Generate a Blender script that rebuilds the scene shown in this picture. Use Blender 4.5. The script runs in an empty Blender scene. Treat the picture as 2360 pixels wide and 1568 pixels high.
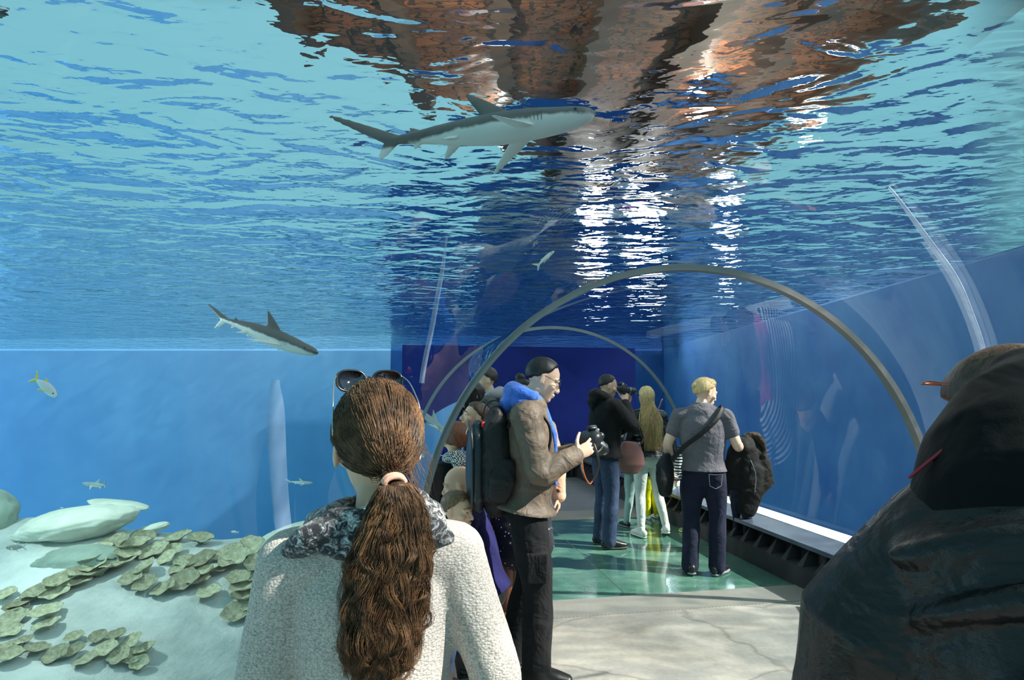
import bpy, bmesh, math, random
import numpy as np
from mathutils import Vector, Matrix, Euler
random.seed(7); rng = np.random.default_rng(7)
SC = bpy.context.scene
COL = SC.collection
PI = math.pi
R = math.radians

# ------------------------------------------------------------------ helpers
def link(o, parent=None):
    COL.objects.link(o)
    if parent is not None:
        o.parent = parent
    return o

def tag(o, label=None, cat=None, group=None, kind=None):
    if label: o['label'] = label
    if cat: o['category'] = cat
    if group: o['group'] = group
    if kind: o['kind'] = kind
    return o

def empty(name, loc, rz=0.0, label=None, cat=None, group=None):
    o = bpy.data.objects.new(name, None)
    o.empty_display_size = 0.1
    o.location = loc
    o.rotation_euler = (0, 0, rz)
    link(o)
    return tag(o, label, cat, group)

class MB:
    """collects vertices and faces, then links them as one mesh object"""
    def __init__(self):
        self.v = []; self.f = []; self.n = 0
    def add(self, v, f):
        v = np.asarray(v, float).reshape(-1, 3)
        b = self.n
        self.v.append(v); self.n += len(v)
        self.f.extend([tuple(int(i) + b for i in q) for q in f])
        return self
    def verts(self):
        return np.concatenate(self.v) if self.v else np.zeros((0, 3))
    def box(self, lo, hi, M=None):
        x0, y0, z0 = lo; x1, y1, z1 = hi
        v = np.array([(x0,y0,z0),(x1,y0,z0),(x1,y1,z0),(x0,y1,z0),(x0,y0,z1),(x1,y0,z1),(x1,y1,z1),(x0,y1,z1)], float)
        if M is not None: v = xf(M, v)
        return self.add(v, [(0,3,2,1),(4,5,6,7),(0,1,5,4),(1,2,6,5),(2,3,7,6),(3,0,4,7)])
    def tube(self, pts, rad, seg=12, rad2=None, side=None, cap=True, twist=None):
        """loft of ellipses along a poly-line; rounded ends"""
        v, f = loft(pts, rad, seg, rad2, side, cap)
        return self.add(v, f)
    def grid(self, P, closed_u=False, closed_v=False):
        P = np.asarray(P, float); nu, nv = P.shape[:2]
        f = []
        for i in range(nu if closed_u else nu - 1):
            for j in range(nv if closed_v else nv - 1):
                a = i * nv + j; b = ((i + 1) % nu) * nv + j
                c = ((i + 1) % nu) * nv + (j + 1) % nv; d = i * nv + (j + 1) % nv
                f.append((a, b, c, d))
        return self.add(P.reshape(-1, 3), f)
    def ball(self, c, r, nu=16, nv=10, M=None):
        r = np.broadcast_to(np.asarray(r, float), (3,))
        th = np.linspace(0, PI, nv + 1)[1:-1]
        v = [(0, 0, 1)]
        for t in th:
            for k in range(nu):
                p = 2 * PI * k / nu
                v.append((math.sin(t) * math.cos(p), math.sin(t) * math.sin(p), math.cos(t)))
        v.append((0, 0, -1)); v = np.array(v) * r
        if M is not None: v = xf(M, v)
        v = v + np.asarray(c, float)
        f = [(0, 1 + k, 1 + (k + 1) % nu) for k in range(nu)]
        for i in range(nv - 2):
            for k in range(nu):
                a = 1 + i * nu + k; b = 1 + i * nu + (k + 1) % nu
                f.append((a, a + nu, b + nu, b))
        e = len(v) - 1; a0 = 1 + (nv - 2) * nu
        f += [(a0 + (k + 1) % nu, a0 + k, e) for k in range(nu)]
        return self.add(v, f)
    def mesh(self, name='m'):
        me = bpy.data.meshes.new(name)
        me.from_pydata([tuple(p) for p in self.verts()], [], self.f)
        me.update()
        return me
    def build(self, name, mat, parent=None, smooth=True, fix=False):
        me = self.mesh(name)
        if fix:
            bm = bmesh.new(); bm.from_mesh(me)
            bmesh.ops.recalc_face_normals(bm, faces=bm.faces); bm.to_mesh(me); bm.free()
        for m in (mat if isinstance(mat, (list, tuple)) else [mat]):
            if m is not None: me.materials.append(m)
        if smooth: me.polygons.foreach_set('use_smooth', np.ones(len(me.polygons), bool))
        o = bpy.data.objects.new(name, me)
        return link(o, parent)

def xf(M, v):
    M = np.array(M); v = np.asarray(v, float)
    return v @ M[:3, :3].T + (M[:3, 3] if M.shape == (4, 4) else 0)

def unit(a):
    a = np.asarray(a, float); n = np.linalg.norm(a, axis=-1, keepdims=True)
    return a / np.where(n < 1e-9, 1, n)

def loft(pts, rad, seg=12, rad2=None, side=None, cap=True):
    P = np.asarray(pts, float); n = len(P)
    ra = np.broadcast_to(np.asarray(rad, float), (n,)).copy()
    rb = ra.copy() if rad2 is None else np.broadcast_to(np.asarray(rad2, float), (n,)).copy()
    T = np.gradient(P, axis=0) if n > 2 else np.repeat([P[1] - P[0]], 2, 0)
    T = unit(T)
    s0 = np.asarray(side if side is not None else ((1, 0, 0) if abs(T[0][0]) < .8 else (0, 1, 0)), float)
    rows, A = [], s0
    for i in range(n):
        if side is not None: A = s0
        A = unit(A - T[i] * np.dot(A, T[i])); B = np.cross(T[i], A)
        rows.append((P[i], A, B, ra[i], rb[i], T[i]))
    if cap:
        def capn(r, sgn):
            out = []
            p, A_, B_, a, b, t = r
            m = min(a, b)
            for q in (.35, .7, .92):
                out.append((p + sgn * t * m * q, A_, B_, a * math.sqrt(1 - q * q), b * math.sqrt(1 - q * q), t))
            return out
        rows = capn(rows[0], -1)[::-1] + rows + capn(rows[-1], 1)
    ph = np.linspace(0, 2 * PI, seg, endpoint=False)
    c, s = np.cos(ph)[:, None], np.sin(ph)[:, None]
    v = np.concatenate([p + A_ * a * c + B_ * b * s for p, A_, B_, a, b, t in rows])
    m = len(rows); f = []
    for i in range(m - 1):
        for k in range(seg):
            f.append((i*seg+k, i*seg+(k+1)%seg, (i+1)*seg+(k+1)%seg, (i+1)*seg+k))
    if cap:
        f.append(tuple(range(seg))[::-1]); f.append(tuple((m-1)*seg + k for k in range(seg)))
    return v, f

def smoothpath(pts, n):
    """Catmull-Rom through the points, n samples"""
    P = np.asarray(pts, float)
    Q = np.vstack([2*P[0]-P[1], P, 2*P[-1]-P[-2]])
    t = np.linspace(0, len(P)-1-1e-9, n); i = t.astype(int); u = (t-i)[:, None]
    a, b, c, d = Q[i], Q[i+1], Q[i+2], Q[i+3]
    return .5*((2*b)+(-a+c)*u+(2*a-5*b+4*c-d)*u**2+(-a+3*b-3*c+d)*u**3)

# ------------------------------------------------------------------ materials
def newmat(name):
    m = bpy.data.materials.new(name); m.use_nodes = True
    nt = m.node_tree; nt.nodes.clear()
    out = nt.nodes.new('ShaderNodeOutputMaterial')
    return m, nt, out

def N(nt, typ, **kw):
    n = nt.nodes.new(typ)
    for k, v in kw.items():
        if k in ('i', 'ins'): continue
        setattr(n, k, v)
    for k, v in kw.get('i', {}).items():
        if isinstance(v, bpy.types.NodeSocket): nt.links.new(v, n.inputs[k])
        else: n.inputs[k].default_value = v
    return n

def c4(c): return (c[0], c[1], c[2], 1.0)

def srgb(r, g, b):
    f = lambda x: (x/255/12.92) if x/255 <= .04045 else ((x/255+.055)/1.055)**2.4
    return (f(r), f(g), f(b))

def ramp(nt, fac, stops):
    r = N(nt, 'ShaderNodeValToRGB')
    el = r.color_ramp.elements
    while len(el) < len(stops): el.new(.5)
    for e, (p, c) in zip(el, stops):
        e.position = p; e.color = c4(c) if len(c) == 3 else c
    nt.links.new(fac, r.inputs[0])
    return r.outputs[0]

def noise(nt, scale, detail=4, rough=.5, vec=None, dist=0.0):
    n = N(nt, 'ShaderNodeTexNoise', i={'Scale': scale, 'Detail': detail, 'Roughness': rough, 'Distortion': dist})
    if vec is not None: nt.links.new(vec, n.inputs['Vector'])
    return n.outputs['Fac']

def pmat(name, col, rough=.6, spec=.5, metal=0.0, var=.12, vscale=8, bump=0.0, bscale=60, sss=0.0, sheen=0.0, coat=0.0, bump2=0.0, b2scale=6, trans=0.0):
    """plain surface: base colour with a little noise variation and noise bump"""
    m, nt, out = newmat(name)
    tc = N(nt, 'ShaderNodeTexCoord')
    p = N(nt, 'ShaderNodeBsdfPrincipled', i={'Roughness': rough, 'Metallic': metal, 'Specular IOR Level': spec})
    f = noise(nt, vscale, 4, .6, tc.outputs['Object'])
    lo = tuple(max(0, x*(1-var)) for x in col); hi = tuple(min(1, x*(1+var)) for x in col)
    nt.links.new(ramp(nt, f, [(.3, lo), (.7, hi)]), p.inputs['Base Color'])
    if bump or bump2:
        h = noise(nt, bscale, 3, .6, tc.outputs['Object'])
        nb = N(nt, 'ShaderNodeBump', i={'Strength': bump, 'Distance': .01, 'Height': h})
        if bump2:
            h2 = noise(nt, b2scale, 3, .55, tc.outputs['Object'], .6)
            nb2 = N(nt, 'ShaderNodeBump', i={'Strength': bump2, 'Distance': .05, 'Height': h2, 'Normal': nb.outputs[0]})
            nb = nb2
        nt.links.new(nb.outputs[0], p.inputs['Normal'])
    if sss:
        p.inputs['Subsurface Weight'].default_value = sss
        p.inputs['Subsurface Radius'].default_value = (.02, .008, .004)
        p.inputs['Subsurface Scale'].default_value = .3
    if sheen: p.inputs['Sheen Weight'].default_value = sheen
    if coat: p.inputs['Coat Weight'].default_value = coat; p.inputs['Coat Roughness'].default_value = .1
    nt.links.new(p.outputs[0], out.inputs[0])
    return m

# ------------------------------------------------------------------ camera
FPX = 1350.0; CAMZ = 1.58; PITCH = math.atan(120/FPX)
cam = bpy.data.cameras.new('camera'); cam_o = bpy.data.objects.new('camera', cam); link(cam_o)
cam.sensor_fit = 'HORIZONTAL'; cam.sensor_width = 36; cam.lens = FPX/2360*36
cam.clip_start = .02; cam.clip_end = 300
cam_o.location = (0, 0, CAMZ); cam_o.rotation_euler = (PI/2+PITCH, 0, 0)
SC.camera = cam_o

def at(u, v, y):
    """point of the place seen at pixel (u, v) at distance y along the floor"""
    a = (u-1180)/FPX; b = (784-v)/FPX
    d = (a, math.cos(PITCH)-b*math.sin(PITCH), b*math.cos(PITCH)+math.sin(PITCH))
    k = y/d[1]
    return np.array((d[0]*k, y, CAMZ+d[2]*k))

def onz(u, v, z):
    a = (u-1180)/FPX; b = (784-v)/FPX
    d = (a, math.cos(PITCH)-b*math.sin(PITCH), b*math.cos(PITCH)+math.sin(PITCH))
    k = (z-CAMZ)/d[2]
    return np.array((d[0]*k, d[1]*k, z))

PSI = R(10.37)
D2 = np.array((-math.sin(PSI), math.cos(PSI), 0.)); R2 = np.array((math.cos(PSI), math.sin(PSI), 0.))
UP = np.array((0., 0., 1.))
def T2(x, y, z=0.0): return R2*x + D2*y + UP*z          # tunnel frame -> world
NEAR = R(25)                                            # the near section turns this far right of the tunnel
D1 = D2*math.cos(NEAR) + R2*math.sin(NEAR)
RC = (1.947, .589); RR = 1.842; RY = 3.70               # joint ring: centre, radius, distance
HW = 3.55                                               # water level
# ------------------------------------------------------------------ the setting
def arc(n, r=RR, z0=.37):
    a0 = math.asin((z0-RC[1])/r)
    t = np.linspace(a0, PI-a0, n)
    return [(RC[0]+r*math.cos(a), RC[1]+r*math.sin(a)) for a in t]   # right to left over the crown

# --- acrylic
def acrylic_mat():
    m, nt, out = newmat('acrylic')
    fr = N(nt, 'ShaderNodeFresnel', i={'IOR': 1.22})
    tr = N(nt, 'ShaderNodeBsdfTransparent', i={'Color': (.97, .99, 1, 1)})
    gl = N(nt, 'ShaderNodeBsdfGlossy', i={'Roughness': .015, 'Color': (.9, .95, 1, 1)})
    mx = N(nt, 'ShaderNodeMixShader', i={0: fr.outputs[0], 1: tr.outputs[0], 2: gl.outputs[0]})
    nt.links.new(mx.outputs[0], out.inputs[0])
    return m
M_ACR = acrylic_mat()
def hull(name, rows, flip=False):
    P = np.array(rows)
    b = MB(); b.grid(P)
    b.f = [q[::-1] for q in b.f]
    return tag(b.build(name, M_ACR), kind='structure')
A = arc(72)
FAR = 11.0
w2 = hull('window_2', [[T2(x, y, z) for x, z in A] for y in np.linspace(RY+.02, FAR, 10)])
S1 = 5.2
w1 = hull('window_1', [[T2(x, RY-.02, z)-D1*s for x, z in A] for s in np.linspace(S1, 0, 12)])
tag(w1, 'clear curved acrylic vault of the near tunnel section'); tag(w2, 'clear curved acrylic vault of the far tunnel section')

# --- joint rings
M_RING = pmat('ring_metal', srgb(150, 148, 146), .3, .5, .6, .05)
M_GREY = pmat('ring_grey', srgb(140, 136, 132), .35, .5, .5, .08)
def ring(name, y, w, r0, r1, mat, label, z0=.3):
    b = MB(); n = 96
    prof = [(y-w/2, r0), (y+w/2, r0), (y+w/2, r1), (y-w/2, r1)]
    P = []
    for k in range(n):
        row = []
        for yy, r in prof:
            a0 = math.asin((z0-RC[1])/r); a = a0+(PI-2*a0)*k/(n-1)
            row.append(T2(RC[0]+r*math.cos(a), yy, RC[1]+r*math.sin(a)))
        P.append(row)
    b.grid(P, closed_v=True)
    o = b.build(name, mat, smooth=False, fix=True)
    return tag(o, label, kind='structure')
ring('trim_1', RY, .06, RR-.018, RR+.025, M_GREY, 'grey metal joint ring framing the mouth of the far tunnel section')
ring('trim_2', 7.5, .03, RR-.02, RR+.02, M_RING, 'thin pale joint ring halfway down the far tunnel section')
# seams of the near section: bonded strips lying on the acrylic
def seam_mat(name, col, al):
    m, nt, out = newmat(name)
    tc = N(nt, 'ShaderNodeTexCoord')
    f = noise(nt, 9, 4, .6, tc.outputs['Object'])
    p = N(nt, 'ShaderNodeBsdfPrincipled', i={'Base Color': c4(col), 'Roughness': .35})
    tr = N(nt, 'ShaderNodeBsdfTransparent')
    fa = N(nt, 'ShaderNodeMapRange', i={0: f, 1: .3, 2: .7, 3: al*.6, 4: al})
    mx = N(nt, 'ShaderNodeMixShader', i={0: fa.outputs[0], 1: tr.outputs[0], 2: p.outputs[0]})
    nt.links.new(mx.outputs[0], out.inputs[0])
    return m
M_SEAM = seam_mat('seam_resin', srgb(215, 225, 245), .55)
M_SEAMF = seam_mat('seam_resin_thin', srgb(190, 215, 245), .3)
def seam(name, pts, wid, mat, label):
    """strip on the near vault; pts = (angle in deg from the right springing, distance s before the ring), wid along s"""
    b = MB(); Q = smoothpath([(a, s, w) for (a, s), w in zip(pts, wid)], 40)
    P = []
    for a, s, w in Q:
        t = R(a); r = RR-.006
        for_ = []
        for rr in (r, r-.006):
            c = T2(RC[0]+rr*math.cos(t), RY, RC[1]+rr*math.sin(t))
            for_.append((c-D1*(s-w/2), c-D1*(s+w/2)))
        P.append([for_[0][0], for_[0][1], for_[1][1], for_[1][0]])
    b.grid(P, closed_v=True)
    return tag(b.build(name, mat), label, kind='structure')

# --- floor
def floor_mat():
    m, nt, out = newmat('concrete_floor')
    tc = N(nt, 'ShaderNodeTexCoord')
    f = noise(nt, 1.6, 6, .62, tc.outputs['Object']); g = noise(nt, 30, 5, .7, tc.outputs['Object'])
    c1 = ramp(nt, f, [(.3, srgb(132, 127, 120)), (.5, srgb(158, 152, 144)), (.72, srgb(186, 178, 168))])
    mixc = N(nt, 'ShaderNodeMix', data_type='RGBA', blend_type='MULTIPLY', i={0: .35})
    nt.links.new(c1, mixc.inputs[6]); nt.links.new(ramp(nt, g, [(.35, (.6, .6, .6)), (.6, (1, 1, 1))]), mixc.inputs[7])
    # hairline cracks
    v = N(nt, 'ShaderNodeTexVoronoi', feature='DISTANCE_TO_EDGE', i={'Scale': .9})
    wv = N(nt, 'ShaderNodeMix', data_type='VECTOR', i={0: .12}); nt.links.new(tc.outputs['Object'], wv.inputs[4])
    nz = N(nt, 'ShaderNodeTexNoise', i={'Scale': 5.0}); nt.links.new(tc.outputs['Object'], nz.inputs[0]); nt.links.new(nz.outputs[1], wv.inputs[5])
    nt.links.new(wv.outputs[1], v.inputs['Vector'])
    mix2 = N(nt, 'ShaderNodeMix', data_type='RGBA', blend_type='MULTIPLY', i={0: .5})
    nt.links.new(mixc.outputs[2], mix2.inputs[6]); nt.links.new(ramp(nt, v.outputs[0], [(0, (.35, .33, .3)), (.012, (1, 1, 1))]), mix2.inputs[7])
    p = N(nt, 'ShaderNodeBsdfPrincipled', i={'Roughness': .42, 'Specular IOR Level': .4})
    nt.links.new(mix2.outputs[2], p.inputs['Base Color'])
    bp = N(nt, 'ShaderNodeBump', i={'Strength': .15, 'Distance': .01, 'Height': g}); nt.links.new(bp.outputs[0], p.inputs['Normal'])
    nt.links.new(p.outputs[0], out.inputs[0]); return m
def green_mat():
    m, nt, out = newmat('green_glass_floor')
    tc = N(nt, 'ShaderNodeTexCoord')
    f = noise(nt, 2.2, 6, .65, tc.outputs['Object'])
    c = ramp(nt, f, [(.3, srgb(62, 100, 88)), (.5, srgb(86, 128, 112)), (.75, srgb(128, 160, 142))])
    p = N(nt, 'ShaderNodeBsdfPrincipled', i={'Roughness': .16, 'Specular IOR Level': .6, 'Coat Weight': .6, 'Coat Roughness': .05})
    nt.links.new(c, p.inputs['Base Color']); nt.links.new(p.outputs[0], out.inputs[0]); return m
def tread_mat():
    m, nt, out = newmat('tread_plate')
    tc = N(nt, 'ShaderNodeTexCoord')
    mp = N(nt, 'ShaderNodeMapping', i={'Rotation': (0, 0, R(45)+PSI), 'Scale': (26, 26, 26)}); nt.links.new(tc.outputs['Object'], mp.inputs[0])
    ck = N(nt, 'ShaderNodeTexWave', bands_direction='X', i={'Scale': 1.0}); nt.links.new(mp.outputs[0], ck.inputs[0])
    ck2 = N(nt, 'ShaderNodeTexWave', bands_direction='Y', i={'Scale': 1.0}); nt.links.new(mp.outputs[0], ck2.inputs[0])
    mul = N(nt, 'ShaderNodeMath', operation='MULTIPLY', i={0: ck.outputs['Fac'], 1: ck2.outputs['Fac']})
    p = N(nt, 'ShaderNodeBsdfPrincipled', i={'Roughness': .42, 'Metallic': .45})
    nt.links.new(ramp(nt, mul.outputs[0], [(.0, srgb(150, 146, 140)), (.6, srgb(205, 200, 190))]), p.inputs['Base Color'])
    bp = N(nt, 'ShaderNodeBump', i={'Strength': .5, 'Distance': .006, 'Height': mul.outputs[0]}); nt.links.new(bp.outputs[0], p.inputs['Normal'])
    nt.links.new(p.outputs[0], out.inputs[0]); return m
M_FLOOR, M_GREEN, M_TREAD = floor_mat(), green_mat(), tread_mat()
X0, X1 = .48, 3.18
def slab(name, pts, z, th, mat, label):
    n = len(pts); P = np.array(pts, float)
    v = np.vstack([np.c_[P[:, :2], np.full(n, z)], np.c_[P[:, :2], np.full(n, z-th)]])
    f = [tuple(range(n)), tuple(range(n, 2*n))[::-1]] + [(i, i+n, (i+1) % n+n, (i+1) % n) for i in range(n)]
    b = MB(); b.add(v, f)
    return tag(b.build(name, mat, smooth=False, fix=True), label, kind='structure')
nl = T2(.36, 4.13); nr = T2(3.62, 4.13)
slab('floor', [nr, nl, T2(.36, RY), T2(.36, RY)-D1*S1, T2(3.62, RY)-D1*S1, T2(3.62, RY)], 0, .05, M_FLOOR, 'worn grey concrete tunnel floor in front of the tread plate')
slab('floor_tread_plate', [T2(X0, 4.13), T2(X1+.06, 4.13), T2(X1+.06, 4.47), T2(X0, 4.47)], .004, .05, M_TREAD, 'patterned metal tread plate between concrete and green floor')
gs = [4.47, 5.75, 7.17]
for i in range(2):
    xa = [X0, X0+1.25, X1]
    for j in range(2):
        a, b_ = xa[j]+.004, xa[j+1]-.004
        slab('floor_panel', [T2(a, gs[i]+.004), T2(b_, gs[i]+.004), T2(b_, gs[i+1]-.004), T2(a, gs[i+1]-.004)], 0, .05, M_GREEN, 'glossy green floor panel, %s' % (('near left', 'near right', 'far left', 'far right')[i*2+j]))
slab('floor_grout', [T2(X0-.2, 4.47), T2(X1+.05, 4.47), T2(X1+.05, 7.17), T2(X0-.2, 7.17)], -.004, .05, pmat('grout', srgb(190, 180, 150), .7), 'pale joint lines between the green floor panels')
slab('floor_tread_plate', [T2(X0, 7.17), T2(X1+.06, 7.17), T2(X1+.06, 7.70), T2(X0, 7.70)], .004, .05, M_TREAD, 'second patterned metal tread plate beyond the green floor')
slab('floor_far', [T2(.3, 7.70), T2(3.5, 7.70), T2(3.5, FAR+.5), T2(.3, FAR+.5)], 0, .05, pmat('dim_concrete', srgb(120, 124, 128), .35, .5, 0, .2, 3), 'grey concrete floor at the far end of the tunnel')

# --- kerbs along both sides: solid base, ribbed recess, rail, white sealing strip
M_KDARK = pmat('kerb_dark', srgb(52, 50, 52), .6, .4, 0, .2, 6, .2, 40)
M_KRAIL = pmat('kerb_rail', srgb(86, 92, 108), .35, .5, .1, .25, 5, .15, 30)
M_KWHITE = pmat('sealing_strip', srgb(235, 240, 245), .45, .5, 0, .04, 6, .3, 25)
def extr(name, prof, a, b, out, mat, parent=None, kind='structure', label=None):
    """profile (offset outwards, z) swept from a to b"""
    m = MB(); P = [[np.array(e)+out*o+UP*z for o, z in prof] for e in (a, b)]
    m.grid(P, closed_v=True); n = len(prof)
    m.f += [tuple(range(n)), tuple(range(n, 2*n))[::-1]]
    ob = m.build(name, mat, parent, smooth=False, fix=True)
    if parent is None: tag(ob, label, kind=kind)
    return ob
def kerb(side, a, b, out, ribs):
    L = np.linalg.norm(b-a); d = (b-a)/L
    k = extr('baseboard_'+side, [(0, 0), (0, .16), (.10, .17), (.16, .17), (.2, .34), (.5, .34), (.5, -.05), (0, -.05)], a, b, out, M_KDARK, label='dark kerb along the %s of the tunnel' % side)
    extr('rail', [(.07, .30), (.07, .335), (.32, .365), (.32, .33)], a, b, out, M_KRAIL, k, label='worn blue-grey rail')
    extr('sealing_strip', [(.325, .33), (.325, .37), (.5, .385), (.5, .33)], a, b, out, M_KWHITE, k)
    for i in range(ribs):
        c = a+d*(L*(i+.5)/ribs)
        m = MB()
        v = [c+out*.012+d*-.035+UP*.16, c+out*.012+d*.035+UP*.16, c+out*.2+d*.03+UP*.165, c+out*.2-d*.03+UP*.165, c+out*.12+UP*.302, c+out*.2+UP*.302]
        m.add(v, [(0, 1, 4), (1, 2, 5, 4), (2, 3, 5), (3, 0, 4, 5), (0, 3, 2, 1)])
        m.build('rib', M_KDARK, k, smooth=False, fix=True)
    return k
def kerb_low(side, a, b, out):
    k = extr('baseboard_'+side, [(0, 0), (.06, .32), (.3, .34), (.3, -.05), (0, -.05)], a, b, out, M_KDARK, label='dark kerb along the %s of the tunnel' % side)
    extr('rail', [(.05, .31), (.05, .345), (.2, .365), (.2, .33)], a, b, out, M_KRAIL, k)
    extr('sealing_strip', [(.205, .33), (.205, .37), (.3, .385), (.3, .33)], a, b, out, M_KWHITE, k)
kerb('right', T2(X1, 3.9), T2(X1, FAR), R2, 34)
kerb_low('left', T2(X0, RY), T2(X0, FAR), -R2)
N1 = np.array((D1[1], -D1[0], 0))
kerb('near_right', T2(3.18, 3.9)-D1*S1, T2(3.18, 3.9), N1, 16)
kerb_low('near_left', T2(X0, RY)-D1*S1, T2(X0, RY), -N1)

# far end of the tunnel
M_ENDW = pmat('end_wall_blue', srgb(14, 34, 120), .6, .3, 0, .2, 1.5)
b = MB(); b.box((-.05, FAR, -.05), (4.5, FAR+.15, 2.45)); b.v = [np.array([T2(*p) for p in b.v[0]])]
tag(b.build('wall_end', M_ENDW, smooth=False), 'deep blue end wall of the tunnel', kind='structure')
b = MB()
for k in range(30):
    x = 2.0+k*.05
    b.box((x, FAR-.28-.05*(k % 2), 0), (x+.05, FAR-.2, .62))
b.v = [np.array([T2(*p) for p in q]) for q in b.v]
tag(b.build('bench_skirt', pmat('black_drape', srgb(22, 22, 26), .8), smooth=False), 'black pleated skirt along the foot of the blue end wall', 'drape')

# --- tank
TX0, TX1, TY0, TY1, TZ = -24.0, 7.0, -3.0, 27.0, -7.0
def wall_mat(name, c0, c1, sc=.5):
    m, nt, out = newmat(name)
    tc = N(nt, 'ShaderNodeTexCoord')
    f = noise(nt, sc, 5, .55, tc.outputs['Object'])
    p = N(nt, 'ShaderNodeBsdfPrincipled', i={'Roughness': .7, 'Specular IOR Level': .2})
    nt.links.new(ramp(nt, f, [(.3, c0), (.7, c1)]), p.inputs['Base Color']); nt.links.new(p.outputs[0], out.inputs[0]); return m
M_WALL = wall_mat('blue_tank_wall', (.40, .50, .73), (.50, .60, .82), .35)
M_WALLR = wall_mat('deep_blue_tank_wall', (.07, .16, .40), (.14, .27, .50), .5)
def wall(name, lo, hi, mat, label):
    b = MB(); b.box(lo, hi); return tag(b.build(name, mat, smooth=False), label, kind='structure')
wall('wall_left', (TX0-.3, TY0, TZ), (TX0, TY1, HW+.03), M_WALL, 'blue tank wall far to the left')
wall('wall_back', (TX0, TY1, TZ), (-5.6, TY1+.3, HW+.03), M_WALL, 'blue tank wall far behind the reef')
wall('wall_back_tunnel', (-5.6, TY1, TZ), (TX1, TY1+.3, HW+.03), wall_mat('shaded_tank_wall', (.035, .09, .30), (.07, .16, .40), .5), 'blue tank wall behind the tunnel, darkened in its colour as if shaded')  # shade put into the wall colour, dims this half and its reflections
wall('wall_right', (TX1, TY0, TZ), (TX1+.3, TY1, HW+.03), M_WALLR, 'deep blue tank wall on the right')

def ground_h(x, y):
    """height of the sea bed"""
    h = -1.55 + .05*np.sin(x*1.3+.4*y)+.05*np.sin(y*1.7-.6*x)
    h = h + .95*np.exp(-(((x+5.6)/3.6)**2+((y-8.6)/2.1)**2)) + .55*np.exp(-(((x+2.0)/2.2)**2+((y-9.0)/1.8)**2))
    h = h + .35*np.exp(-(((x+5.0)/2.0)**2+((y-5.0)/1.4)**2))
    h = h - 4.0*np.clip((y-10.2-.1*x)/5, 0, 1) - 3.0*np.clip((-x-8.5)/5, 0, 1)*(y > 7) 
    h = h + .62*np.exp(-(((x+8.3)/1.6)**2+((y-9.3)/1.2)**2))
    h = h + .03*np.sin(5*x+2*y)*np.sin(4*y-x)
    return h
def sand_mat():
    m, nt, out = newmat('sea_bed_sand')
    tc = N(nt, 'ShaderNodeTexCoord')
    f = noise(nt, 1.1, 6, .6, tc.outputs['Object']); g = noise(nt, 9, 5, .65, tc.outputs['Object'])
    p = N(nt, 'ShaderNodeBsdfPrincipled', i={'Roughness': .9, 'Specular IOR Level': .1})
    nt.links.new(ramp(nt, f, [(.3, (.42, .46, .42)), (.55, (.68, .70, .64)), (.75, (.80, .82, .76))]), p.inputs['Base Color'])
    bp = N(nt, 'ShaderNodeBump', i={'Strength': .6, 'Distance': .06, 'Height': g}); nt.links.new(bp.outputs[0], p.inputs['Normal'])
    nt.links.new(p.outputs[0], out.inputs[0]); return m
xs = np.concatenate([np.linspace(TX0, -12, 12), np.linspace(-11.8, 2, 110), np.linspace(2.3, TX1, 20)])
ys = np.concatenate([np.linspace(TY0, 2.5, 8), np.linspace(2.7, 13, 80), np.linspace(13.5, TY1, 14)])
X, Y = np.meshgrid(xs, ys, indexing='ij')
b = MB(); b.grid(np.dstack([X, Y, ground_h(X, Y)]))
tag(b.build('seabed', sand_mat()), 'pale sloping sea bed of the tank', kind='structure')

# --- water: the body only tints light on its way, the surface ripples
def water_body_mat():
    m, nt, out = newmat('water_body')
    va = N(nt, 'ShaderNodeVolumeAbsorption', i={'Color': (.42, .84, .96, 1), 'Density': WATER_DENSITY})
    nt.links.new(va.outputs[0], out.inputs['Volume']); return m
WATER_DENSITY = .062
b = MB()
m_ = .02
b.box((TX0+m_, TY0+m_, TZ+m_), (TX1-m_, TY1-m_, HW))
A2 = arc(48, RR+.012, .30)
sec = [(x, z) for x, z in A2]+[(A2[-1][0], -.06), (A2[0][0], -.06)]
rows = [[T2(x, RY, z)-D1*s for x, z in sec] for s in (S1+.0, 0)]+[[T2(x, y, z) for x, z in sec] for y in (FAR+.16,)]
k0 = b.n; n = len(sec)
P = np.array(rows); bb = MB(); bb.grid(P, closed_v=True); bb.f += [tuple(range(n))[::-1], tuple(range(2*n, 3*n))]
bm = bmesh.new(); me = bb.mesh(); bm.from_mesh(me); bmesh.ops.recalc_face_normals(bm, faces=bm.faces); bmesh.ops.reverse_faces(bm, faces=bm.faces)
bm.verts.index_update()
b.add([v.co for v in bm.verts], [[v.index for v in f.verts] for f in bm.faces]); bm.free()
tag(b.build('water', water_body_mat(), smooth=False), 'clear blue-green tank water', kind='structure')

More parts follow.
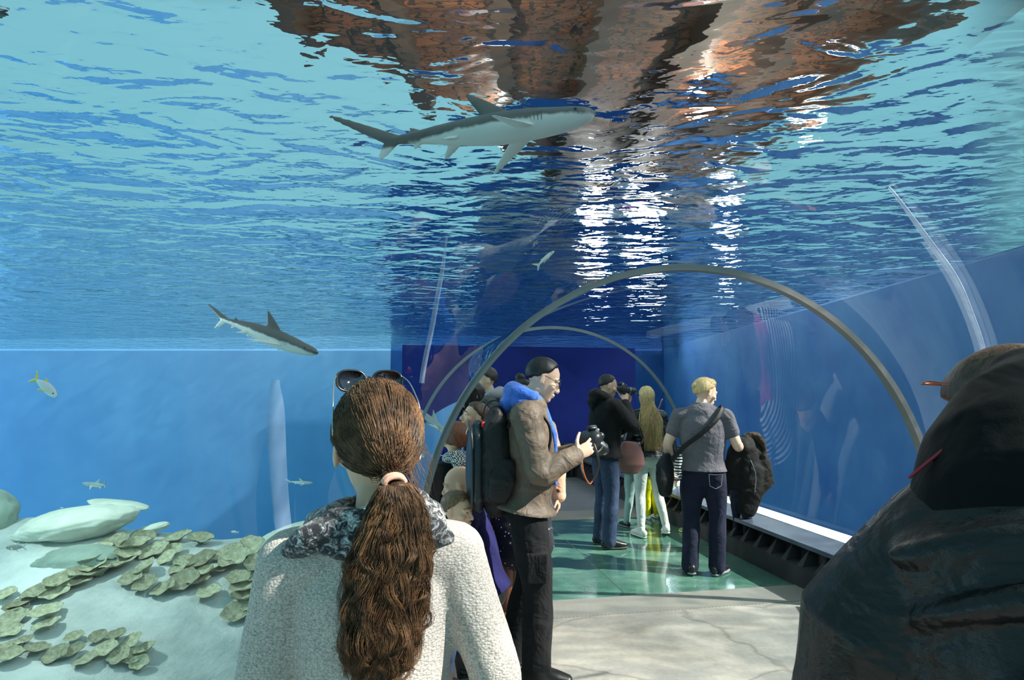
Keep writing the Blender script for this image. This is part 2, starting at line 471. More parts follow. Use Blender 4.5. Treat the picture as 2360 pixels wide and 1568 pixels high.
def surface_mat():
    m, nt, out = newmat('water_surface')
    tc = N(nt, 'ShaderNodeTexCoord')
    mp = N(nt, 'ShaderNodeMapping', i={'Rotation': (0, 0, R(-8)), 'Scale': (.8, 1.25, 1)}); nt.links.new(tc.outputs['Object'], mp.inputs[0])
    n1 = noise(nt, 1.35, 2, .45, mp.outputs[0], .8)
    n2 = noise(nt, 3.4, 2, .45, mp.outputs[0], .6)
    b1 = N(nt, 'ShaderNodeBump', i={'Strength': 1.0, 'Distance': .155, 'Height': n1})
    b2 = N(nt, 'ShaderNodeBump', i={'Strength': 1.0, 'Distance': .042, 'Height': n2, 'Normal': b1.outputs[0]})
    n3 = noise(nt, 9, 2, .5, mp.outputs[0], .4)
    b2 = N(nt, 'ShaderNodeBump', i={'Strength': 1.0, 'Distance': .009, 'Height': n3, 'Normal': b2.outputs[0]})
    gl = N(nt, 'ShaderNodeBsdfGlass', i={'IOR': W_IOR, 'Roughness': 0.0, 'Color': (1, 1, 1, 1), 'Normal': b2.outputs[0]})
    # streaks in the tint imitate light that ripples would gather into bright bands
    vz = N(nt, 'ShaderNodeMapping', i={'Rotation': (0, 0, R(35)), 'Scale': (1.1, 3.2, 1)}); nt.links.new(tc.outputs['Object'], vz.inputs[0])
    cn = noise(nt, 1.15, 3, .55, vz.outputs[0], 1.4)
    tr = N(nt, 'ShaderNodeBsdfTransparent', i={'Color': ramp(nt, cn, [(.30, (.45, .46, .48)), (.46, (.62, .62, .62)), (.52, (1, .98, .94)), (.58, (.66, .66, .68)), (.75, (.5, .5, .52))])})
    # see-through zones added, mostly out of view, to let the sun in
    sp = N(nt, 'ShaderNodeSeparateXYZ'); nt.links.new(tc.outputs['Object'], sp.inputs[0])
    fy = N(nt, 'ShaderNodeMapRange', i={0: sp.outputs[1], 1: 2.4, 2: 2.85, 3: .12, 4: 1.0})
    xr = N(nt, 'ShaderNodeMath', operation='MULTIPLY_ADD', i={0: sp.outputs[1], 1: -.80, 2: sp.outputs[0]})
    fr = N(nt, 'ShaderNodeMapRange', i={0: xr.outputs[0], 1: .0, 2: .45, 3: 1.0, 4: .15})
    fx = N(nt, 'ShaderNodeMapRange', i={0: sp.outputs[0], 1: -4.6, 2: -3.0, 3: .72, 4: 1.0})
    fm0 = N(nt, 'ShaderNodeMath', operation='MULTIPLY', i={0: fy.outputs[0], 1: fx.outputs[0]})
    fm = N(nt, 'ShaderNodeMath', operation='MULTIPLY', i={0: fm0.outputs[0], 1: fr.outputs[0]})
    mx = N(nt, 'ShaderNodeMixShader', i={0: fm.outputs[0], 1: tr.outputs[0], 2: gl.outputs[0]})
    nt.links.new(mx.outputs[0], out.inputs[0]); return m
W_IOR = 1.043
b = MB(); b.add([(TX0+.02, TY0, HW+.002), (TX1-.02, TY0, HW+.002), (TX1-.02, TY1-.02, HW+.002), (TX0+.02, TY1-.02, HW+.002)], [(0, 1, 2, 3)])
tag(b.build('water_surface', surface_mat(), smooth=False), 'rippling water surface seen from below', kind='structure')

# --- hall above the tank: timber roof over the tunnel with lamps and skylights
def wood_mat():
    m, nt, out = newmat('roof_timber')
    tc = N(nt, 'ShaderNodeTexCoord')
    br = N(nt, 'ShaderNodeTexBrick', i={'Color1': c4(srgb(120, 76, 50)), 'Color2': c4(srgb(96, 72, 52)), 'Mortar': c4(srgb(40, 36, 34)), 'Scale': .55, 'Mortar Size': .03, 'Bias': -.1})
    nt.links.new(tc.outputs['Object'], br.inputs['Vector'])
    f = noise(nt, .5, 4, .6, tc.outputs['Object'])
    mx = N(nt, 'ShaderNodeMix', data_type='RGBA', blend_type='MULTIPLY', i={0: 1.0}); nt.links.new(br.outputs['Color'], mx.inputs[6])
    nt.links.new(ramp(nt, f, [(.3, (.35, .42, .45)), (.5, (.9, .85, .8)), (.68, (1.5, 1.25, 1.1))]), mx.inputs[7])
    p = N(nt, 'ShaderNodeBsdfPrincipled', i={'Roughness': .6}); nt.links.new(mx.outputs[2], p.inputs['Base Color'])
    nt.links.new(p.outputs[0], out.inputs[0]); return m
M_WOOD = wood_mat()
def emis(name, col, st):
    m, nt, out = newmat(name)
    e = N(nt, 'ShaderNodeEmission', i={'Color': c4(col), 'Strength': st}); nt.links.new(e.outputs[0], out.inputs[0]); return m
ZC = 8.0
def plate(name, pts, th, mat, label):
    n = len(pts); P = np.array(pts, float)
    v = np.vstack([P, P+np.array((0, 0, th))])
    f = [tuple(range(n))[::-1], tuple(range(n, 2*n))]+[(i, (i+1) % n, (i+1) % n+n, i+n) for i in range(n)]
    b = MB(); b.add(v, f); return tag(b.build(name, mat, smooth=False, fix=True), label, kind='structure')
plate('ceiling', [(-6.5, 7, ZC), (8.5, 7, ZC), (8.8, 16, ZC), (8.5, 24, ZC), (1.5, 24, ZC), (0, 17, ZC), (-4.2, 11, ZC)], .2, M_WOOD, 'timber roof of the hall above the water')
M_BEAM = pmat('dark_beam', srgb(60, 48, 40), .6, .4, 0, .2, 3)
for k in range(7):
    x = -4+k*1.9
    b = MB(); y0 = 7.2; y1 = 24 if x > 1.5 else 11+max(0, x+4.2)*1.6
    b.box((x-.16, y0, ZC-.5), (x+.16, y1, ZC-.01))
    tag(b.build('roof_beam', M_BEAM, smooth=False), 'dark beam under the timber roof', kind='structure')
M_WIN = emis('window_daylight', (1, .98, .93), 15)
def win(n, x0, x1, z0, z1, y):
    b = MB(); b.box((x0, y, z0), (x1, y+.05, z1))
    tag(b.build('window_%d' % n, M_WIN, smooth=False), 'bright tall hall window above the water', kind='structure')
win(3, 3.0, 4.0, 3.9, 7.4, 24.2); win(4, 4.9, 6.3, 3.9, 7.4, 24.2); win(5, 8.9, 9.4, 3.9, 7.8, 24.2)
M_HWALL = pmat('hall_end_wall', srgb(70, 92, 110), .7, .3, 0, .3, .4)
b = MB(); b.box((-1.5, 24.4, 3.6), (10, 24.6, 8.2)); tag(b.build('wall_hall', M_HWALL, smooth=False), 'hall end wall above the water', kind='structure')
M_LAMP = emis('lamp_glow', (1, .96, .88), 60)
for i, (x, y) in enumerate([(-.4, 14.5), (8.3, 15.5), (4.4, 13)]):
    b = MB(); b.box((x-.12, y-.5, ZC-.62), (x+.12, y+.5, ZC-.52)); tag(b.build('hall_lamp', M_LAMP, smooth=False), 'bright strip lamp under the hall roof', kind='structure')

# ------------------------------------------------------------------ light
W = bpy.data.worlds.new('world'); SC.world = W; W.use_nodes = True
wn = W.node_tree; wn.nodes.clear()
wo = wn.nodes.new('ShaderNodeOutputWorld'); bg = wn.nodes.new('ShaderNodeBackground')
bg.inputs[0].default_value = (.24, .56, .64, 1); bg.inputs[1].default_value = 1.0
wn.links.new(bg.outputs[0], wo.inputs[0])
def sun(d, st, col, ang):
    l = bpy.data.lights.new('sun', 'SUN'); l.energy = st; l.color = col; l.angle = R(ang)
    o = bpy.data.objects.new('sun', l); link(o)
    o.rotation_euler = Vector(d).to_track_quat('Z', 'Y').to_euler(); return o
sun((.75, -.19, .63), 14, (1, .94, .84), .6)

def lamp(kind, loc, tgt, pw, col, ang=120, rad=0.0):
    l = bpy.data.lights.new('lamp', kind); l.energy = pw; l.color = col; l.shadow_soft_size = rad
    o = bpy.data.objects.new('lamp', l); link(o); o.location = loc
    if kind == 'SPOT':
        l.spot_size = R(ang); l.spot_blend = 1.0
        o.rotation_euler = (Vector(loc)-Vector(tgt)).to_track_quat('Z', 'Y').to_euler()
    return o
lamp('SPOT', (-7.2, 6.2, 3.3), (-4.2, 7.4, -1), 800, (1, .96, .84), 130, .15)      # added unseen spot to brighten the reef, left of the view
lamp('POINT', (-1.0, 9.5, 5.6), None, 380, (1, .84, .64)); lamp('POINT', (5.0, 13, 5.6), None, 600, (1, .84, .64))   # added unseen points that warm the roof timber
# ------------------------------------------------------------------ render settings
SC.view_settings.view_transform = 'Standard'; SC.view_settings.look = 'None'
SC.view_settings.exposure = 0.0; SC.view_settings.gamma = 1.0
SC.view_settings.use_curve_mapping = False
cy = SC.cycles
cy.max_bounces = 12; cy.diffuse_bounces = 3; cy.glossy_bounces = 5; cy.transmission_bounces = 6
cy.transparent_max_bounces = 40; cy.volume_bounces = 0
cy.caustics_reflective = False; cy.caustics_refractive = True
cy.sample_clamp_indirect = 6.0; cy.sample_clamp_direct = 0
cy.use_denoising = True; cy.denoiser = 'OPENIMAGEDENOISE'; cy.use_adaptive_sampling = True; cy.adaptive_threshold = .025
# ------------------------------------------------------------------ voxel union
def nsin(v, f, seed=0):
    r = np.random.default_rng(seed); out = np.zeros(len(v))
    for k in range(7):
        d = unit(r.normal(size=3)); out += np.sin(v @ d*f*(.6+.25*k)+r.uniform(0, 6.28))/(1+.35*k)
    return out/3.2
def union(mb, name, mats, parent=None, voxel=.01, it=3, wr=0.0, wf=14, seed=0, keep=None, smooth_f=.5):
    me = mb.mesh('u'); t = bpy.data.objects.new('u', me); COL.objects.link(t)
    if voxel:
        m = t.modifiers.new('r', 'REMESH'); m.mode = 'VOXEL'; m.voxel_size = voxel
    if it:
        m = t.modifiers.new('s', 'SMOOTH'); m.factor = smooth_f; m.iterations = it
    dg = bpy.context.evaluated_depsgraph_get(); dg.update()
    new = bpy.data.meshes.new_from_object(t.evaluated_get(dg), depsgraph=dg)
    bpy.data.objects.remove(t); bpy.data.meshes.remove(me)
    n = len(new.vertices)
    if keep is not None:
        co = np.empty(n*3); new.vertices.foreach_get('co', co); co = co.reshape(-1, 3)
        bad = set(np.nonzero(~keep(co))[0].tolist())
        if bad:
            bm = bmesh.new(); bm.from_mesh(new); bm.verts.ensure_lookup_table()
            bmesh.ops.delete(bm, geom=[bm.verts[i] for i in bad], context='VERTS')
            if hasattr(keep, 'plane'):
                c_, n_ = Vector(keep.plane[0]), Vector(keep.plane[1])
                for v_ in bm.verts:
                    if v_.is_boundary: v_.co -= n_*((v_.co-c_).dot(n_))
            bm.to_mesh(new); bm.free(); n = len(new.vertices)
    if wr:
        co = np.empty(n*3); new.vertices.foreach_get('co', co); co = co.reshape(-1, 3)
        no = np.empty(n*3); new.vertices.foreach_get('normal', no); no = no.reshape(-1, 3)
        d = nsin(co, wf, seed)+.5*nsin(co*np.array((1, 1, 1.8)), wf*2.1, seed+9)
        d = np.where(d > 0, d, d*1.4)
        new.vertices.foreach_set('co', (co+no*(d*wr)[:, None]).ravel()); new.update()
    new.materials.clear()
    for m in (mats if isinstance(mats, (list, tuple)) else [mats]): new.materials.append(m)
    new.polygons.foreach_set('use_smooth', np.ones(len(new.polygons), bool))
    new.name = name
    return link(bpy.data.objects.new(name, new), parent)

# ------------------------------------------------------------------ fish and sharks
def shade_mat(name, top, belly, z0, z1, rough=.45, stripes=None, nz=.02):
    """back and belly colours meeting along the flank"""
    m, nt, out = newmat(name)
    tc = N(nt, 'ShaderNodeTexCoord'); sp = N(nt, 'ShaderNodeSeparateXYZ'); nt.links.new(tc.outputs['Object'], sp.inputs[0])
    f = noise(nt, 14, 3, .6, tc.outputs['Object'])
    a = N(nt, 'ShaderNodeMath', operation='MULTIPLY_ADD', i={0: f, 1: nz*2, 2: -nz}); b_ = N(nt, 'ShaderNodeMath', operation='ADD', i={0: sp.outputs[2], 1: a.outputs[0]})
    mr = N(nt, 'ShaderNodeMapRange', i={0: b_.outputs[0], 1: z0, 2: z1})
    col = ramp(nt, mr.outputs[0], [(.3, belly), (.7, top)])
    if stripes:
        w = N(nt, 'ShaderNodeTexWave', bands_direction='X', i={'Scale': stripes[0]}); nt.links.new(tc.outputs['Object'], w.inputs[0])
        mx = N(nt, 'ShaderNodeMix', data_type='RGBA'); nt.links.new(ramp(nt, w.outputs['Fac'], [(.4, (0, 0, 0)), (.6, (1, 1, 1))]), mx.inputs[0])
        nt.links.new(col, mx.inputs[6]); mx.inputs[7].default_value = c4(stripes[1]); col = mx.outputs[2]
    p = N(nt, 'ShaderNodeBsdfPrincipled', i={'Roughness': rough}); nt.links.new(col, p.inputs['Base Color'])
    nt.links.new(p.outputs[0], out.inputs[0]); return m
def fin(mb, root, tip, c0, c1, th, cdir=(1, 0, 0), n=9, sweep=0.0):
    """blade from root to tip; c0, c1 half chords along cdir"""
    root = np.array(root, float); tip = np.array(tip, float); cd = unit(np.array(cdir, float))
    t = np.linspace(0, 1, n); pts = root+(tip-root)*t[:, None]-cd*(sweep*np.sin(t*PI))[:, None]
    nrm = unit(np.cross(tip-root, cd)); seg = 14; ph = np.linspace(0, 2*PI, seg, endpoint=False)
    v = []
    for i in range(n):
        c = c0*(1-t[i])**.8+c1*t[i]; h = th*(1-.75*t[i])
        v.append(pts[i]+cd*(c*np.cos(ph))[:, None]+nrm*(h*np.sin(ph))[:, None])
    f = [(i*seg+k, i*seg+(k+1) % seg, (i+1)*seg+(k+1) % seg, (i+1)*seg+k) for i in range(n-1) for k in range(seg)]
    f += [tuple(range(seg))[::-1], tuple((n-1)*seg+k for k in range(seg))]
    mb.add(np.concatenate(v), f)
M_EYE = pmat('animal_eye', (.02, .02, .02), .15)
def shark(name, loc, rot, L, mats, label, bend=(0, 0), group=None, voxel=.0055, tz=.115):
    root = empty(name, loc, 0, label, 'shark', group); root.rotation_euler = rot; root.scale = (L, L, L)
    xs = np.array([.50, .485, .455, .41, .35, .27, .17, .06, -.05, -.15, -.25, -.32, -.38])
    hz = np.array([.012, .026, .036, .045, .054, .064, .071, .070, .060, .046, .031, .023, .017])
    wy = np.array([.018, .036, .048, .055, .060, .064, .066, .062, .052, .039, .025, .018, .012])
    cz = np.array([.010, .008, .005, .003, 0, 0, 0, 0, .004, .008, .010, .011, .012])
    by = lambda x: bend[0]*np.maximum(0, .1-x)**2*4
    bz = lambda x: bend[1]*np.maximum(0, .1-x)**2*4
    mb = MB()
    P = np.c_[xs, by(xs), cz+bz(xs)]
    mb.tube(smoothpath(P, 40), np.interp(np.linspace(0, 1, 40), np.linspace(0, 1, 13), wy), 20, np.interp(np.linspace(0, 1, 40), np.linspace(0, 1, 13), hz), side=(0, 1, 0))
    o = lambda x, y, z: (x, y+by(x), z+bz(x))
    fin(mb, o(.10, 0, .05), o(-.03, 0, .185), .075, .012, .011, sweep=-.005)           # dorsal
    fin(mb, o(-.255, 0, .03), o(-.295, 0, .062), .028, .006, .007)
    for s in (1, -1):
        fin(mb, o(.19, s*.045, -.03), o(.05, s*.235, -.085), .062, .012, .010, (1, -.25*s, 0))
        fin(mb, o(-.11, s*.025, -.03), o(-.165, s*.085, -.065), .035, .008, .008)
    fin(mb, o(-.255, 0, -.005), o(-.285, 0, -.045), .026, .006, .007)
    fin(mb, o(-.37, 0, .012), o(-.64, 0, tz), .038, .010, .010, (.88, 0, .42))
    fin(mb, o(-.375, 0, .010), o(-.445, 0, -.075), .034, .008, .009, (.9, 0, -.35))
    body = union(mb, 'body', mats, root, voxel, 2)
    for s in (1, -1):
        e = MB(); e.ball(o(.415, s*.052, .012), .0065, 10, 8); e.build('eye', M_EYE, root)
    mo = MB(); t = np.linspace(-1, 1, 13)
    mo.tube(np.c_[.425-.035*t**2, .033*t, -.0345+.004*t**2], .0022, 6); mo.build('mouth', pmat('mouth', (.08, .07, .07), .6), root)
    for s in (1, -1):
        g = MB()
        for k in range(5):
            x = .27-.016*k; g.tube([(x, s*.062, .018), (x-.004, s*.0655, 0), (x-.006, s*.06, -.02)], .0016, 6)
        g.build('gills', bpy.data.materials['mouth'], root)
    return root
M_SHK = shade_mat('shark_skin', srgb(70, 74, 74), srgb(205, 208, 204), -.018, .012)
M_SHK2 = shade_mat('pale_shark_skin', srgb(190, 196, 190), srgb(225, 226, 220), -.02, .02)
p = at(1105, 303, 3.3)
shark('shark', p, (R(-7), R(-9.0), R(2)), 1.36, M_SHK, 'large grey white-bellied shark just under the surface, above the tunnel roof', bend=(.03, .02), tz=.17)
p = at(603, 768, 6.2)
shark('shark', p, (R(-6), R(20), R(-8)), 1.33, M_SHK, 'slender dark grey shark gliding nose down over the reef on the left', bend=(.06, -.02))
p = at(938, 945, 9.5)
shark('shark', p, (R(0), R(-8), R(198)), 1.0, M_SHK2, 'pale shark partly hidden behind the long-haired woman\'s head', bend=(.1, .0), voxel=.008)
p = at(952, 1045, 9.6)
shark('shark', p, (R(0), R(-12), R(188)), .8, M_SHK2, 'small pale shark tail right of the long-haired woman\'s ponytail', bend=(.1, .0), voxel=.008)
p = at(228, 1120, 10)
shark('shark', p, (R(0), R(-6), R(172)), .62, M_SHK2, 'small pale shark low in open blue water on the left', bend=(.25, .1), voxel=.008)
p = at(690, 1113, 10)
shark('shark', p, (R(0), R(3), R(12)), .42, M_SHK2, 'tiny pale shark left of the long-haired woman\'s cheek', bend=(.15, .0), voxel=.008)

def fish(name, loc, rot, L, deep, mats, label, finmat, cat='fish', group=None):
    root = empty(name, loc, 0, label, cat, group); root.rotation_euler = rot; root.scale = (L, L, L)
    xs = np.linspace(.42, -.34, 16); t = np.linspace(0, 1, 16)
    h = deep*np.sin(PI*np.clip(t*.93+.05, 0, 1))**.75*(1-.35*t)+.012; w = h*.42
    mb = MB(); mb.tube(np.c_[xs, 0*xs, .02*np.sin(t*PI)], w, 16, h, side=(0, 1, 0)); b_ = mb.build('body', mats, root)
    f = MB(); fin(f, (-.33, 0, .0), (-.50, 0, .17), .05, .012, .008, (.8, 0, .4)); fin(f, (-.33, 0, .0), (-.50, 0, -.15), .05, .012, .008, (.8, 0, -.4)); f.build('tail_fin', finmat, root)
    f = MB(); fin(f, (.02, 0, deep*.8), (-.16, 0, deep*1.35), .11, .02, .008); f.build('dorsal_fin', finmat, root)
    f = MB(); fin(f, (-.02, 0, -deep*.75), (-.14, 0, -deep*1.25), .06, .015, .008); f.build('anal_fin', finmat, root)
    for s in (1, -1):
        f = MB(); fin(f, (.16, s*deep*.38, -.03), (.02, s*(deep*.38+.07), -.07), .03, .01, .006); f.build('pectoral_fin', finmat, root)
        e = MB(); e.ball((.33, s*deep*.24, .025), .018, 10, 8); e.build('eye', M_EYE, root)
    return root
M_SILV = shade_mat('silver_fish', srgb(215, 205, 205), srgb(200, 215, 205), -.02, .06, .3)
M_YFIN = pmat('yellow_fin', srgb(205, 190, 70), .5); M_PFIN = pmat('pale_fin', srgb(215, 220, 210), .5)
M_STR = shade_mat('striped_fish', srgb(225, 225, 205), srgb(225, 225, 215), -.1, .1, .4, (7, (.03, .04, .05)))
fish('fish', at(104, 893, 5.2), (R(-12), R(32), R(-14)), .36, .13, M_SILV, 'silver fish with yellow tail fin diving on the far left', M_YFIN)
fish('fish', at(36, 1262, 6.0), (0, R(2), R(180)), .22, .16, M_STR, 'small black-and-white striped fish beside the white rock slab', M_PFIN)
fish('fish', at(541, 1227, 8.5), (0, R(-4), R(176)), .13, .13, M_SILV, 'tiny pale fish just above the reef edge', M_PFIN)
fish('fish', at(1257, 597, 5.2), (R(10), R(-42), R(6)), .25, .07, M_PFIN, 'slim bright white fish above the tunnel ring', M_PFIN)
fish('fish', at(142, 1171, 9), (0, 0, 0), .06, .12, M_SILV, 'speck-sized fish far off above the white rock slab', M_PFIN)
# stingray whose dark wing tip shows in the upper left corner
rt = empty('stingray', at(-95, 40, 3.6), 0, 'dark wing and tail of a ray in the top left corner', 'ray'); rt.rotation_euler = (R(10), R(14), R(5))
b = MB(); u = np.linspace(-1, 1, 25); v = np.linspace(-1, 1, 17); Pp = []
for s_ in (1, -1):
    rows = []
    for a in u:
        half = (1-abs(a)**1.15)*.24+.004
        rows.append([(.10*(1-abs(a))*1.0+half*c_-.12*abs(a), a*.42, s_*.045*(1-abs(a))**.8*math.sqrt(max(0, 1-c_*c_))+.06*abs(a)**2) for c_ in v])
    b.grid(np.array(rows)[::s_])
M_RAY = shade_mat('ray_skin', srgb(45, 50, 52), srgb(80, 84, 84), -.03, .0)
b.build('body', M_RAY, rt)
b = MB(); b.tube(smoothpath([(-.1, 0, 0), (-.3, 0, .0), (-.55, .02, -.02), (-.8, .03, -.03)], 16), np.linspace(.014, .003, 16), 8); b.build('tail', M_RAY, rt)

# ------------------------------------------------------------------ reef
def seabed_hit(u, v):
    d = at(u, v, 1.0)-np.array((0, 0, CAMZ)); k = 2.0
    while k < 25:
        p = np.array((0, 0, CAMZ))+d*k
        if p[2] <= ground_h(p[0], p[1]): return p
        k += .01
    return np.array((0, 0, CAMZ))+d*10
def coral_mat():
    m, nt, out = newmat('plate_coral')
    tc = N(nt, 'ShaderNodeTexCoord'); oi = N(nt, 'ShaderNodeObjectInfo')
    f = noise(nt, 3.5, 4, .6, tc.outputs['Object'])
    hs = N(nt, 'ShaderNodeHueSaturation', i={'Color': ramp(nt, f, [(.3, srgb(140, 140, 112)), (.6, srgb(190, 188, 156)), (.8, srgb(222, 218, 190))])})
    mr = N(nt, 'ShaderNodeMapRange', i={0: oi.outputs['Random'], 3: .65, 4: 1.2}); nt.links.new(mr.outputs[0], hs.inputs['Value'])
    p = N(nt, 'ShaderNodeBsdfPrincipled', i={'Roughness': .85, 'Specular IOR Level': .15}); nt.links.new(hs.outputs[0], p.inputs['Base Color'])
    g = noise(nt, 24, 3, .6, tc.outputs['Object']); bp = N(nt, 'ShaderNodeBump', i={'Strength': .4, 'Distance': .01, 'Height': g}); nt.links.new(bp.outputs[0], p.inputs['Normal'])
    nt.links.new(p.outputs[0], out.inputs[0]); return m
M_COR = coral_mat()
def coral_mesh(seed):
    r = np.random.default_rng(seed); nr, na = 12, 44
    ph = np.linspace(0, 2*PI, na, endpoint=False); k1, k2 = r.integers(3, 6), r.integers(7, 11); p1, p2 = r.uniform(0, 6, 2)
    ed = 1+.06*np.sin(k1*ph+p1)+.03*np.sin(k2*ph+p2)
    lift = r.uniform(.22, .42)
    tilt = r.uniform(.1, .3)
    top, bot = [], []
    for i in range(nr+1):
        q = i/nr
        rr = q*ed; z = .12+lift*q**2.2+.03*q*np.sin(k1*ph+p2)+tilt*q*np.cos(ph)
        top.append(np.c_[rr*np.cos(ph), rr*np.sin(ph), z])
        bot.append(np.c_[.97*rr*np.cos(ph), .97*rr*np.sin(ph), z-.06*(1-.6*q)-.30*max(0, .35-q)*3])
    rows = np.array(top+bot[::-1])
    b = MB(); b.grid(rows, closed_v=True); return b.mesh('plate_coral')
CM = []
for s_ in range(6):
    me = coral_mesh(s_); me.materials.append(M_COR); me.polygons.foreach_set('use_smooth', np.ones(len(me.polygons), bool)); CM.append(me)
zp = [(870,370),(1095,340),(1350,330),(1515,350),(1740,440),(1880,415),(630,455),(690,500),(810,480),(960,470),(1160,430),(1270,480),(900,530),(1110,565),(1360,560),(1550,600),(620,600),(720,540),(1400,510),(1540,520),(1650,470),(1780,500),(1930,520),(1800,640),(1580,750),(1830,710),(1960,620),(1100,690),(1240,720),(1400,670),(1500,660),(460,680),(310,740),(420,750),(590,670),(40,770),(150,830),(120,880),(100,950),(350,910),(50,1040),(180,1120),(80,1160),(60,1240),(360,1000),(560,1090),(740,1080),(880,1080),(280,1180),(560,1200),(650,1260),(430,1220),(800,1180),(1000,1130),(1000,1230),(1100,1190),(900,1230),(1060,1290),(1800,900),(1900,830),(1950,900),(1860,800),(760,600),(1000,640),(1290,430),(760,420),(2050,560),(2100,480),(1690,560),(1010,400)]
rr_ = random.Random(5)
M_PALEROCK = pmat('pale_rock', srgb(225, 224, 205), .9, .1, 0, .15, 3, .5, 12); M_ROCK = pmat('reef_rock', srgb(150, 165, 150), .9, .1, 0, .25, 2, .6, 8)
def where(u, v):
    if v > 1450: return 'in the lowest clump at the bottom left'
    if u < 130: return 'in the clump at the far left edge'
    if v > 1395: return 'beside the long-haired woman\'s left sleeve'
    if u > 505: return 'in the thick bed left of the long-haired woman'
    if v < 1262: return 'on the crest of the reef'
    if u < 215: return 'on the left slope below the white slab'
    return 'in the middle of the reef bed'
for i, (zx, zy) in enumerate(zp):
    u, v = zx/3.278, 1140+zy/3.278
    p = seabed_hit(u, v+8); d = p[1]
    o = bpy.data.objects.new('plate_coral', CM[i % 6]); link(o)
    rad = rr_.uniform(24, 36)/1350*d*(.8 if v > 1450 else 1)
    o.scale = (rad, rad*rr_.uniform(.8, 1), rad*rr_.uniform(.8, 1.2)); o.location = (p[0], p[1], ground_h(p[0], p[1])+.03)
    o.rotation_mode = 'ZYX'
    o.rotation_euler = (R(rr_.uniform(10, 34)), R(rr_.uniform(-16, 10)), rr_.uniform(-.9, .9)-PI/2)
    w_ = where(u, v)
    tag(o, 'greenish dish-shaped plate coral '+w_, 'coral', 'plate corals '+w_)
def rock(name, uv, off, r, mat, label, seed, rot=(0, 0, 0), amp=.18):
    p = seabed_hit(*uv)+np.array((off[0], off[1], 0)); p[2] = ground_h(p[0], p[1])+off[2]
    b = MB(); b.ball((0, 0, 0), 1, 80, 50); v = b.v[0]
    d = nsin(v, 2.2, seed)*amp+nsin(v, 6, seed+3)*amp*.5-np.abs(nsin(v, 11, seed+5))*amp*.45+nsin(v, 24, seed+6)*amp*.15
    b.v[0] = v*(1+d)[:, None]*np.array(r)
    o = b.build(name, mat); o.location = tuple(p); o.rotation_euler = rot
    return tag(o, label, 'rock')
rock('rock', (150, 1248), (0, .25, .10), (.85, .5, .26), M_PALEROCK, 'broad white flat rock slab lying on the reef at the left', 1, (0, R(-8), R(4)))
rock('rock', (215, 1230), (.1, .35, .40), (.46, .2, .06), M_PALEROCK, 'thin white plate of rock propped above the broad slab', 2, (0, R(7), 0), .1)
rock('rock', (335, 1240), (0, .15, .10), (.28, .14, .07), M_PALEROCK, 'small pale tilted rock plate on the reef crest', 3, (0, R(-16), 0), .1)
rock('rock', (650, 1252), (.25, .2, .02), (.75, .4, .24), M_PALEROCK, 'pale lumpy rock mound next to the long-haired woman\'s scarf', 4, (0, R(-14), 0), .2)
rock('rock', (15, 1262), (-.9, .5, .16), (.5, .45, .40), M_ROCK, 'hazy rounded rock at the left edge of the view', 5)
rock('rock', (185, 1300), (-.1, .15, -.06), (.6, .28, .2), M_ROCK, 'grey rock shoulder under the white slab', 6)
# ------------------------------------------------------------------ people
def skin(name, col):
    return pmat(name, col, .5, .35, 0, .06, 6, .08, 120, sss=.12)
M_SK1 = skin('skin_light', srgb(226, 180, 150)); M_SK2 = skin('skin_fair', srgb(236, 196, 170)); M_SK3 = skin('skin_warm', srgb(205, 150, 118))
M_WHT = pmat('eye_white', (.85, .84, .82), .2); M_IRIS = pmat('iris', (.05, .035, .025), .15)
M_SOLE = pmat('shoe_sole', srgb(60, 58, 55), .7)
def hairmat(name, c0, c1, rough=.42):
    m, nt, out = newmat(name)
    tc = N(nt, 'ShaderNodeTexCoord')
    mp = N(nt, 'ShaderNodeMapping', i={'Scale': (60, 60, 8)}); nt.links.new(tc.outputs['Object'], mp.inputs[0])
    f = noise(nt, 2.2, 3, .6, mp.outputs[0])
    p = N(nt, 'ShaderNodeBsdfPrincipled', i={'Roughness': rough, 'Specular IOR Level': .5})
    nt.links.new(ramp(nt, f, [(.35, c0), (.65, c1)]), p.inputs['Base Color'])
    bp = N(nt, 'ShaderNodeBump', i={'Strength': .5, 'Distance': .004, 'Height': f}); nt.links.new(bp.outputs[0], p.inputs['Normal'])
    nt.links.new(p.outputs[0], out.inputs[0]); return m
M_HBR = hairmat('hair_brown', srgb(46, 30, 20), srgb(92, 62, 40)); M_HDK = hairmat('hair_dark', srgb(12, 9, 8), srgb(32, 24, 20))
M_HBL = hairmat('hair_blond', srgb(186, 146, 92), srgb(240, 208, 150)); M_HLB = hairmat('hair_light_brown', srgb(84, 58, 36), srgb(138, 100, 64)); M_HAU = hairmat('hair_auburn', srgb(74, 36, 18), srgb(132, 72, 40))
def cloth(name, col, rough=.8, wr=.5, sc=9, bump=.15, bs=220, sheen=.04, spec=.2, var=.12):
    return pmat(name, col, rough, spec, 0, var, 5, bump, bs, sheen=sheen, bump2=wr, b2scale=sc)

def rotm(x=0, y=0, z=0): return np.array(Euler((R(x), R(y), R(z))).to_matrix())

